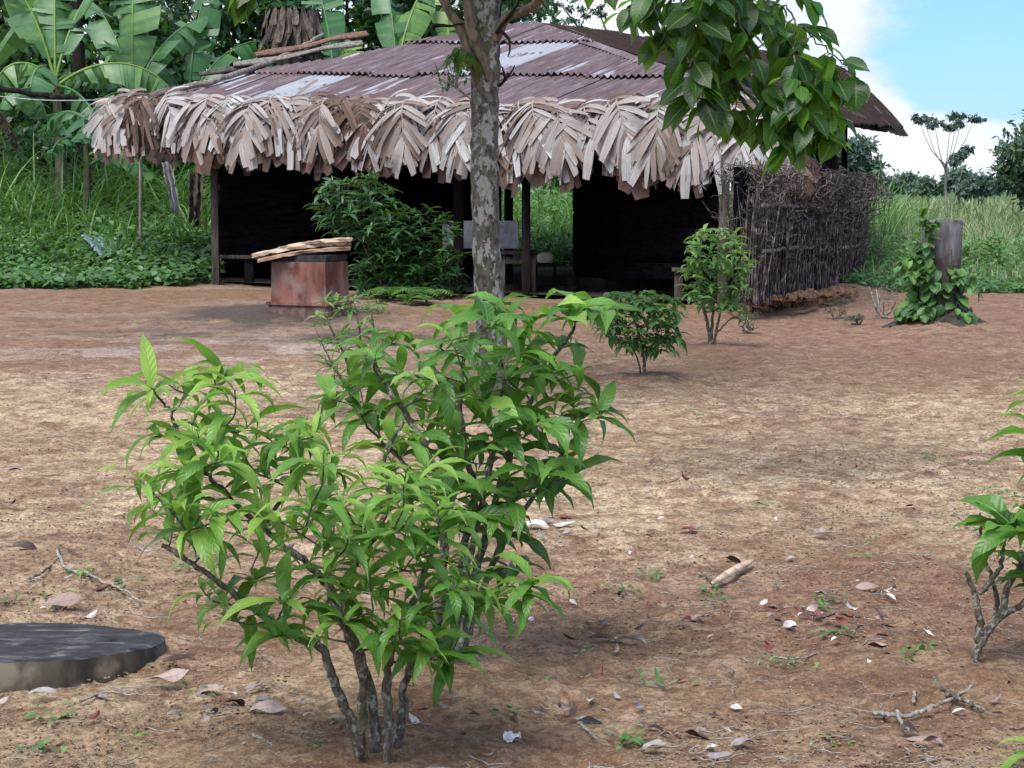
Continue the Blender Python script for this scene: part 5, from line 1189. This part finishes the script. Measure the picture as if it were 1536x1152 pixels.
# dead trunk with ragged sheaths, and the dark trunk
def dead_trunk():
    D = 38.5; x = wx(442, D); t0 = thing('palm_stump', 'ragged dead brown trunk hung with dry sheaths behind the roof', 'dead trunk', (x, D, gz(x, D)))
    zt = P(442, 14, D).z; ac = Acc(); tube(ac, spline([(x, D, gz(x, D)), (x, D, zt-.5), (x, D, zt)], 10), [.3]*7+[.38, .46, .5], 14, rough=.12); part('trunk', ac, M['banana_dry'], t0)
    ac = Acc(); n = 120; a = rng.random(n)*6.28; p = np.stack([x+np.cos(a)*.52, D+np.sin(a)*.52, zt+.02-rng.random(n)*.25], -1); o_ = np.stack([np.cos(a), np.sin(a), a*0], -1)
    leaves(ac, p, o_*.25+V(0, 0, -1)+rng.normal(0, .12, (n, 3)), o_, uni(.35, .9, n), uni(.08, .17, n), curve=uni(-.2, .5, n), segs=4, cols=3, prof=strap); part('sheaths', ac, M['banana_dry'], t0)
dead_trunk()
x = wx(123, 40); ac = Acc(); tube(ac, spline([(x, 40, gz(x, 40)), (x+.05, 40, 3), (x, 40, 7.5)], 16, .02), .13, 9, rough=.1); single('bare_tree', ac, M['dark_wood'], 'straight black trunk standing among the banana leaves at the upper left', 'tree trunk', loc=(x, 40, gz(x, 40)))

for (px, py, w_, h_, lb) in ((1300, 425, 34, 62, 'leafy green bush at the yard edge just right of the stick fence'), (1472, 425, 34, 62, 'leafy green bush at the yard edge right of the grey stump'), (1372, 428, 22, 45, 'small green bush at the yard edge just left of the grey stump')):
    b = HG(px, py)
    bush_blob('bush', lb, b, [[(px-w_, py-h_), (px+w_, py-h_-8), (px+w_*1.1, py-10), (px-w_*1.1, py-8)]], b.y, .4, .2, M['bush_mid'], 60, dmin=6, tone=.15, wl=.25, nleaf=(5, 8))

# ------------------------------------------------------------------ dead shrub, small plants beside the fence
b = HG(1322, 478)
bush_blob('dead_shrub', 'small grey half-dead shrub between the stick fence and the stump', b, [[(1300, 425), (1345, 425), (1355, 450), (1335, 465), (1308, 462)]], b.y, .2, .05, M['far'], 50, dmin=5, cat='shrub', nleaf=(2, 4), stems=8, bark=M['stem_pale'], twig=M['stem_pale'])
for (px, py, h, lb) in ((1253, 478, 30, 'small grey green weed on the clods by the stick fence'), (1283, 488, 16, 'tiny leafy weed on the soil between fence and stump'), (1122, 500, 34, 'dark little bush at the left foot of the clods')):
    b = HG(px, py)
    bush_blob('small_plant', lb, b, [[(px-14, py-h), (px+14, py-h), (px+16, py-8), (px-16, py-8)]], b.y, .1, .06, M['far'], 26, dmin=4, cat='plant', stems=3, nleaf=(3, 6))

# ------------------------------------------------------------------ litter on the soil
def dry_mat(name, a, b_):
    m, t, b, out = newmat(name); k = NB(t); luv = k.attr('luv', 'Vector'); sp = k.n('ShaderNodeSeparateXYZ'); t.links.new(luv, sp.inputs[0])
    au = k.math('ABSOLUTE', sp.outputs[0]); c = k.mix(k.attr('var'), a, b_); c = k.mix(k.rng(au, .02, .10, .5, 0), c, tuple(x*.5 for x in a))
    n = k.noise(k.pos(), 45, 4); c = k.mix(k.rng(n, .45, .7, 0, .5), c, tuple(x*.45 for x in a)); t.links.new(c, b.inputs['Base Color']); b.inputs['Roughness'].default_value = .62
    t.links.new(k.bump(n, .4, .003), b.inputs['Normal']); return m
M['dry_pink'] = dry_mat('dry_leaf_pink', (.26, .18, .15), (.45, .35, .32)); M['dry_white'] = dry_mat('dry_leaf_white', (.42, .39, .38), (.62, .59, .58))
M['dry_dark'] = dry_mat('dry_leaf_dark', (.035, .02, .018), (.10, .06, .05)); M['dry_red'] = dry_mat('dry_leaf_red', (.12, .02, .02), (.22, .06, .045))
M['dry_green'] = dry_mat('fallen_green', (.10, .17, .09), (.22, .34, .2)); M['dry_grey'] = dry_mat('dry_leaf_grey', (.2, .17, .17), (.33, .3, .31))
def fallen(px, py, wpx, mat, label, az=None, curl=None, grp='fallen leaves on the bare soil', up=.0, wl=.42, roll=None):
    g = G(px, py); g.z = gz(g.x, g.y)+.012; L = wpx/F*g.y; a = rng.random()*6.28 if az is None else R(az)
    if az is None: a = rng.choice([0, math.pi])+rng.normal(0, .6)
    cu = rng.choice([-1.6, -1.1, 1.2, 1.9])*rng.uniform(.6, 1.1) if curl is None else curl
    d = V(math.cos(a), math.sin(a), .28 if cu > 0 else -.02+up); ac = Acc(); st = V(g.x, g.y, g.z)-d*L*.45*V(1, 1, 0)
    if cu < 0: st[2] += .006
    rl = rng.normal(0, .45) if roll is None else roll
    n0 = V(-math.sin(a)*math.sin(rl), math.cos(a)*math.sin(rl), math.cos(rl))
    leaves(ac, st, d, n0, L, L*wl*rng.uniform(.8, 1.25), curve=cu, fold=rng.uniform(.25, .7)*rng.choice([-1, 1]), wave=.09, prof=oval, segs=9, cols=7, var=rng.random(), freq=1.3, twist=rng.normal(0, .6))
    tube(ac, [st, st-d*L*.12], .0012, 4, var=.2)
    single('fallen_leaf', ac, M[mat], label, 'fallen leaf', grp, loc=tuple(g))
FL_ = [(252, 1030, 62, 'dry_pink', 'long pale curled leaf lying just below the right end of the round slab', 5, -.5), (312, 1036, 60, 'dry_pink', 'pale wavy leaf right of the one below the slab'), (265, 1004, 50, 'dry_pink', 'pale leaf tip touching the right end of the round slab', 15, -.5), (318, 1072, 44, 'dry_grey', 'folded grey leaf standing tent-like below the largest shrub', 70, 1.8), (352, 1062, 40, 'dry_dark', 'dark curled leaf beside the tent-like grey leaf', 30, 1.5), (385, 1045, 42, 'dry_grey', 'speckled grey leaf at the left of the largest shrub stems'), (400, 1078, 60, 'dry_pink', 'broad pinkish leaf pressed flat near the largest shrub stems', 0, .4), (398, 1062, 36, 'dry_grey', 'dull grey leaf above the broad pinkish one'), (462, 1082, 24, 'dry_pink', 'small pinkish leaf close to the stems of the largest shrub'), (505, 1084, 36, 'dry_pink', 'thin pale leaf right at the stems of the largest shrub'),
       (95, 918, 62, 'dry_pink', 'very long pale leaf lying behind the round slab', 8, .3), (20, 708, 26, 'dry_grey', 'small grey leaf alone at the far left middle'), (36, 832, 42, 'dry_dark', 'dark leaf alone near the left edge', 0, 1.2), (162, 888, 36, 'dry_red', 'dark red leaf by the forked twig', 0, .8), (215, 838, 32, 'dry_grey', 'narrow grey leaf left of the largest shrub'), (62, 1050, 46, 'dry_grey', 'grey leaf just below the round slab', 0, .4), (148, 1050, 34, 'dry_grey', 'crumpled grey leaf below the middle of the round slab'), (5, 1062, 24, 'dry_pink', 'pinkish leaf cut off at the left edge'),
       (612, 1045, 36, 'dry_pink', 'pinkish leaf between the stems of the two biggest shrubs', 0, .3), (768, 940, 20, 'dry_pink', 'small upright pinkish leaf right of the tall shrub foot', 80, .4), (798, 937, 22, 'dry_white', 'small white leaf right of the upright pinkish one', 60, .7), (857, 912, 22, 'dry_white', 'tiny white leaf below the last drooping green leaf'), (905, 968, 48, 'dry_pink', 'brownish pink leaf at the left of the trio on damp soil', 150, .8), (945, 970, 50, 'dry_white', 'pale folded leaf at the right of the trio on damp soil', 0, .9), (925, 965, 30, 'dry_grey', 'grey leaf in the middle of the trio on damp soil'), (885, 1058, 26, 'dry_white', 'folded whitish leaf standing on edge in the lower middle', 80, 1.3), (808, 1086, 24, 'dry_white', 'small whitish leaf right of the big white scrap'), (882, 1085, 50, 'dry_grey', 'purplish grey leaf with a dark underside in the lower middle', 0, 1.0),
       (940, 899, 24, 'dry_white', 'bright white leaf curl left of the pale wood piece', 40, 1.2), (930, 895, 26, 'dry_dark', 'dark leaf behind the bright white leaf curl'), (1035, 803, 32, 'dry_red', 'dark red leaf standing up right of the tall shrub', 0, 1.5), (1166, 787, 20, 'dry_white', 'small white triangular leaf on the pale soil', 80, .5), (946, 837, 16, 'dry_white', 'tiny white leaf on its own above the white curl', 80, .5), (1100, 842, 30, 'dry_dark', 'dark brown leaf above the pale wood piece', 0, 1.6), (1232, 812, 42, 'dry_white', 'pale leaf right of the white triangular one', 0, .3), (972, 750, 22, 'dry_pink', 'small pinkish leaf right of the white shell'), (1165, 935, 30, 'dry_dark', 'dark curled leaf in the middle of the right half', 0, 1.4), (1145, 916, 20, 'dry_white', 'small whitish leaf above the dark curled one'), (1208, 932, 30, 'dry_white', 'white pointed leaf in the cluster at the right', 20, .9), (1186, 951, 24, 'dry_white', 'white curl below the cluster at the right'), (1242, 940, 34, 'dry_dark', 'dark leaf in the cluster at the right'), (1300, 888, 40, 'dry_pink', 'brown pink leaf halfway up the right side', 0, .7), (1335, 902, 24, 'dry_white', 'whitish sliver below the brown pink leaf'), (1322, 937, 34, 'dry_dark', 'dark shiny leaf left of the right edge shrub'), (1390, 848, 20, 'dry_red', 'small red leaf on the soil at the right'), (1315, 976, 38, 'dry_pink', 'salmon leaf above the white scraps', 0, .8), (1310, 1012, 26, 'dry_white', 'white leaf tip left of the white scraps'),
       (1380, 1116, 52, 'dry_pink', 'smooth pink leaf at the lower right beneath the sticks', 0, .5), (1365, 1102, 38, 'dry_dark', 'dark rolled leaf just behind the smooth pink leaf', 0, 1.4), (1222, 1124, 26, 'dry_green', 'dull green fallen leaf at the lower right', 50, .8), (1242, 1112, 26, 'dry_dark', 'dark leaf touching the dull green fallen leaf', 40, 1.2), (1048, 1108, 50, 'dry_dark', 'dark brown curled leaf at the lower middle', -15, 1.2), (985, 1100, 34, 'dry_grey', 'grey brown leaf left of the dark curled one'), (1103, 1070, 20, 'dry_white', 'small white leaf above the dark curled one', -30, .8), (1115, 1122, 40, 'dry_grey', 'grey folded leaf right of the dark curled one'), (1078, 1142, 44, 'dry_grey', 'bluish grey leaf at the bottom edge, right of the middle', 0, .6), (980, 1132, 40, 'dry_grey', 'flat grey leaf at the bottom edge near the middle', 0, .2), (1528, 1108, 34, 'dry_grey', 'grey leaf cut off by the right edge below the shrub'), (848, 782, 24, 'dry_red', 'dark red leaf beside the white shell', 0, 1.2), (800, 800, 48, 'dry_white', 'white leaf with a dark fold under the tall shrub', 0, .7), (845, 796, 36, 'dry_white', 'pale leaf right of the folded white one under the tall shrub', 0, .3), (780, 812, 30, 'dry_grey', 'greyish leaf left of the folded white one under the tall shrub'),
       (1510, 1035, 26, 'dry_grey', 'bluish leaf right of the bare shrub foot'), (1390, 965, 24, 'dry_white', 'whitish leaf between salmon leaf and shrub foot'), (1045, 936, 30, 'dry_pink', 'tan leaf on damp soil below the pale wood piece')]
for f in FL_: fallen(f[0], f[1], f[2], f[3], f[4], f[5] if len(f) > 5 else None, f[6] if len(f) > 6 else None)
cnt = 0
while cnt < 46:
    px, py = random.uniform(-20, 1560), random.uniform(560, 1150)**1.0
    if all(math.hypot(px-f[0], py-f[1]) > 30 for f in FL_):
        fallen(px, py, random.uniform(7, 17)*(.6+.5*(py-500)/600), random.choice(['dry_pink', 'dry_grey', 'dry_dark', 'dry_white', 'dry_pink']), 'tiny dry leaf fragment among many scattered over the bare soil', grp='tiny leaf fragments on the soil'); cnt += 1
lc = [(1225, 935), (1340, 985), (1385, 1005), (320, 1060), (400, 1060), (90, 910), (820, 800), (1040, 1110), (900, 1080), (1300, 895), (930, 960), (1450, 1060), (1180, 930), (1250, 950), (700, 1060), (600, 1100)]
for i in range(120):
    c_ = random.choice(lc); px, py = (c_[0]+random.gauss(0, 45), c_[1]+random.gauss(0, 16)) if i < 80 else (random.uniform(0, 1540), random.uniform(700, 1145))
    fallen(px, py, random.uniform(16, 32)*(.5+.5*(py-500)/600), random.choice(['dry_pink', 'dry_grey', 'dry_dark', 'dry_grey', 'dry_white', 'dry_red']), 'small curled dry leaf lying among others in the littered soil', grp='small curled leaves littering the soil')
# white scraps and shell
def scrap(px, py, wpx, hpx, mat, label, name='plastic_scrap', cat='scrap', grp=None, upright=.0):
    g = G(px, py); g.z = gz(g.x, g.y); s = g.y/F; n_ = 9; u = np.linspace(-.5, .5, n_); A, B = np.meshgrid(u, u)
    r = 1-.35*(np.abs(A*2)**3+np.abs(B*2)**3)/2; zz = (fbm(A*5+px, B*5+py, 3, 5)-.3)*.5*wpx*s
    if upright: v = np.stack([g.x+A*wpx*s*r+B*.01, g.y+.02+zz*.4+B*.02, g.z+(B+.5)*hpx*s*r], -1)
    else: v = np.stack([g.x+A*wpx*s*r, g.y+B*wpx*s*1.1*r, g.z+.004+np.maximum(zz, 0)*hpx/wpx*1.6], -1)
    ii = np.arange(n_-1)[:, None]*n_+np.arange(n_-1)[None]; ac = Acc(); ac.add(v, q=np.stack([ii, ii+1, ii+n_+1, ii+n_], -1)); single(name, ac, mat, label, cat, grp, loc=tuple(g), smooth=False)
M['white'] = simple_mat('white_plastic', (.5, .5, .53), (.78, .78, .8), 18, .5)
scrap(815, 757, 34, 32, M['white'], 'white translucent crumpled plastic standing under the right side of the tall shrub', upright=1)
scrap(768, 1115, 34, 34, M['white'], 'white crumpled scrap near the bottom edge', grp='white scraps on the soil'); scrap(1410, 1000, 22, 18, M['white'], 'white scrap nearest the foot of the right edge shrub', grp='white scraps on the soil'); scrap(1388, 1014, 30, 12, M['white'], 'flat whitish scrap left of the right edge shrub foot', grp='white scraps on the soil'); scrap(1330, 1000, 26, 14, M['dry_grey'], 'greyish scrap left of the flat whitish one', grp='white scraps on the soil')
# pale wood piece and sticks
g0, g1 = G(1066, 884), G(1130, 848); ac = Acc(); t = np.linspace(0, 1, 12); c = np.array(g0)+(np.array(g1)-np.array(g0))*t[:, None]+V(0, 0, .02); w_ = .022*np.sin(np.pi*np.clip(t*.85+.08, 0, 1))+.004
sd = V(.25, -.95, 0); v = np.stack([c+sd*w_[:, None]*1.6, c+V(0, 0, 1)*w_[:, None]*.9+sd*.2*w_[:, None], c-sd*w_[:, None], c-V(0, 0, 1)*w_[:, None]*.6], 0)
ii = np.arange(4)[:, None]*12+np.arange(11)[None]; jj = ((np.arange(4)+1) % 4)[:, None]*12+np.arange(11)[None]; ac.add(v, q=np.stack([ii, ii+1, jj+1, jj], -1)); single('wood_piece', ac, M['fresh_board'], 'pale split piece of wood lying on the damp soil right of the middle', 'wood piece', loc=tuple(g0))
def stick(pts, r, mat, label, grp='sticks lying on the soil'):
    w3 = [G(a, b) for a, b in pts]
    for q in w3: q.z = gz(q.x, q.y)+r*1.2+.006
    ac = Acc(); n_ = 6*len(w3); tube(ac, spline(w3, n_, r*.6), np.linspace(r, r*.45, n_), 6, rough=.12); single('stick', ac, M[mat], label, 'stick', grp, loc=tuple(w3[0]))
for pts, r, mt, lb in (([(45, 880), (70, 866), (88, 848), (88, 834)], .006, 'stem', 'dark left arm of the forked twig behind the round slab'), ([(86, 838), (100, 866), (130, 872), (150, 882), (185, 896), (215, 912)], .007, 'stem_pale', 'pale long arm of the forked twig behind the round slab'), ([(1310, 1078), (1345, 1084), (1380, 1078), (1420, 1062), (1450, 1044), (1485, 1024)], .008, 'stem_pale', 'longest pale stick at the lower right'), ([(1345, 1076), (1352, 1092), (1362, 1106)], .007, 'stem_pale', 'short pale stick end touching the dark rolled leaf'), ([(1402, 1030), (1420, 1050), (1445, 1062), (1475, 1078)], .010, 'stem', 'thick dark broken stick below the right edge shrub'), ([(1370, 1060), (1372, 1040), (1360, 1030)], .006, 'stem_pale', 'short bent pale stick left of the thick dark one'), ([(1160, 996), (1195, 998), (1228, 990)], .004, 'stem_pale', 'thin straight twig on damp soil in the right half'), ([(868, 1094), (885, 1108), (895, 1118)], .005, 'stem_pale', 'short pale twig at the bottom right of the middle'), ([(668, 1128), (700, 1130), (712, 1118)], .006, 'stem_pale', 'short bent pale twig right of the largest shrub stems'), ([(380, 1112), (400, 1122), (413, 1130)], .005, 'stem_pale', 'short pale twig below the tent-like grey leaf'), ([(120, 1060), (160, 1046), (190, 1050), (240, 1050)], .004, 'stem_pale', 'thin wavy root lying under the round slab'), ([(1048, 866), (1064, 874), (1075, 880)], .006, 'stem', 'thin dark twig under the pale wood piece'), ([(1428, 770), (1440, 780), (1455, 800), (1470, 810)], .005, 'stem_pale', 'pale bent twig left of the right edge shrub leaves'), ([(1500, 1018), (1498, 1040), (1496, 1056)], .004, 'stem', 'short dark twig standing right of the bare shrub foot')):
    stick(pts, r, mt, lb)
# root threads, crumbs, weeds
ac = Acc()
for i in range(620):
    y = 4.4+rng.random()**1.6*9; x = wx(rng.uniform(-100, 1640), y); L = rng.uniform(.03, .16); a = rng.random()*6.28; pts = [V(x, y, 0)]
    for k in range(5): a += rng.normal(0, .55); pts.append(pts[-1]+V(math.cos(a), math.sin(a), 0)*L/5)
    for q in pts: q[2] = gz(q[0], q[1])+.010+rng.random()*.008
    tube(ac, pts, rng.uniform(.0010, .0024), 4, var=rng.random(), cap=False)
single('root_threads', ac, M['stem_pale'], 'fine pale rootlets lying all over the near soil', 'rootlets', kind='stuff')
ac = Acc(); n = 36000; y = 4.3+rng.random(n)**1.7*11; px = uni(-150, 1700, n); x = wx(px, y); den = fbm(x*1.3, y*1.3, 3, 71) > .44; x, y = x[den], y[den]; n = len(x); r = uni(.0018, .0062, n)*(1+.02*y); z = hgt(x, y)+(fbm(x*7, y*9, 5, 11, .6)-.5)*.055*sst(45, 14, y)
oc = np.array([(1, 0, 0), (0, 1, 0), (-1, 0, 0), (0, -1, 0), (.1, .1, .55), (0, 0, -.6)]); v = np.stack([x, y, z], -1)[:, None]+oc[None]*r[:, None, None]*(1+rng.normal(0, .25, (n, 6, 1)))
tr_ = np.array([(0, 1, 4), (1, 2, 4), (2, 3, 4), (3, 0, 4), (1, 0, 5), (2, 1, 5), (3, 2, 5), (0, 3, 5)]); ac.add(v, t=(tr_[None]+np.arange(n)[:, None, None]*6).reshape(-1, 3), var=np.repeat(rng.random(n), 6))
M['crumb'] = simple_mat('soil_crumb', (.13, .075, .05), (.33, .24, .17), 30, .95)
single('soil_crumbs', ac, M['crumb'], 'loose crumbs of earth strewn over the near soil', 'soil crumbs', kind='stuff', smooth=False)
W_ = [(70, 1082), (65, 1128), (100, 1066), (210, 1108), (285, 1042), (268, 858), (180, 885), (120, 870), (15, 910), (90, 905), (490, 1132), (575, 1080), (700, 1005), (720, 1040), (690, 1030), (765, 1075), (870, 985), (790, 1030), (940, 1118), (990, 1030), (1060, 890), (1075, 905), (980, 870), (1290, 840), (1300, 820), (1400, 690), (1405, 700), (1430, 700), (1460, 700), (1230, 918), (1245, 905), (1370, 1000), (1380, 990), (1140, 760), (1050, 630), (950, 600), (860, 725), (1265, 1120), (1170, 1000), (1200, 1005), (1430, 1020), (1480, 740), (1500, 745), (1145, 765), (1060, 565), (1100, 505), (1020, 498), (930, 890), (1255, 960), (540, 1105)]
for i, (px, py) in enumerate(W_):
    g = G(px, py); g.z = gz(g.x, g.y)+.005; ac = Acc(); k = random.randint(8, 20); sz = random.uniform(.018, .04); p = np.array(g)+rng.normal(0, 1, (k, 3))*V(.035, .035, 0)+V(0, 0, .008)
    leaves(ac, p, rng.normal(0, 1, (k, 3))*V(1, 1, .3)+V(0, 0, .35), V(0, 0, 1), uni(.6, 1.4, k)*sz, uni(.3, .6, k)*sz, curve=.6, segs=3, cols=3, prof=oval, var=rng.uniform(.3, .9, k)); single('weed', ac, M['weed'], 'tiny green weed sprouting from the bare soil', 'weed', 'tiny weeds scattered over the soil', loc=tuple(g))
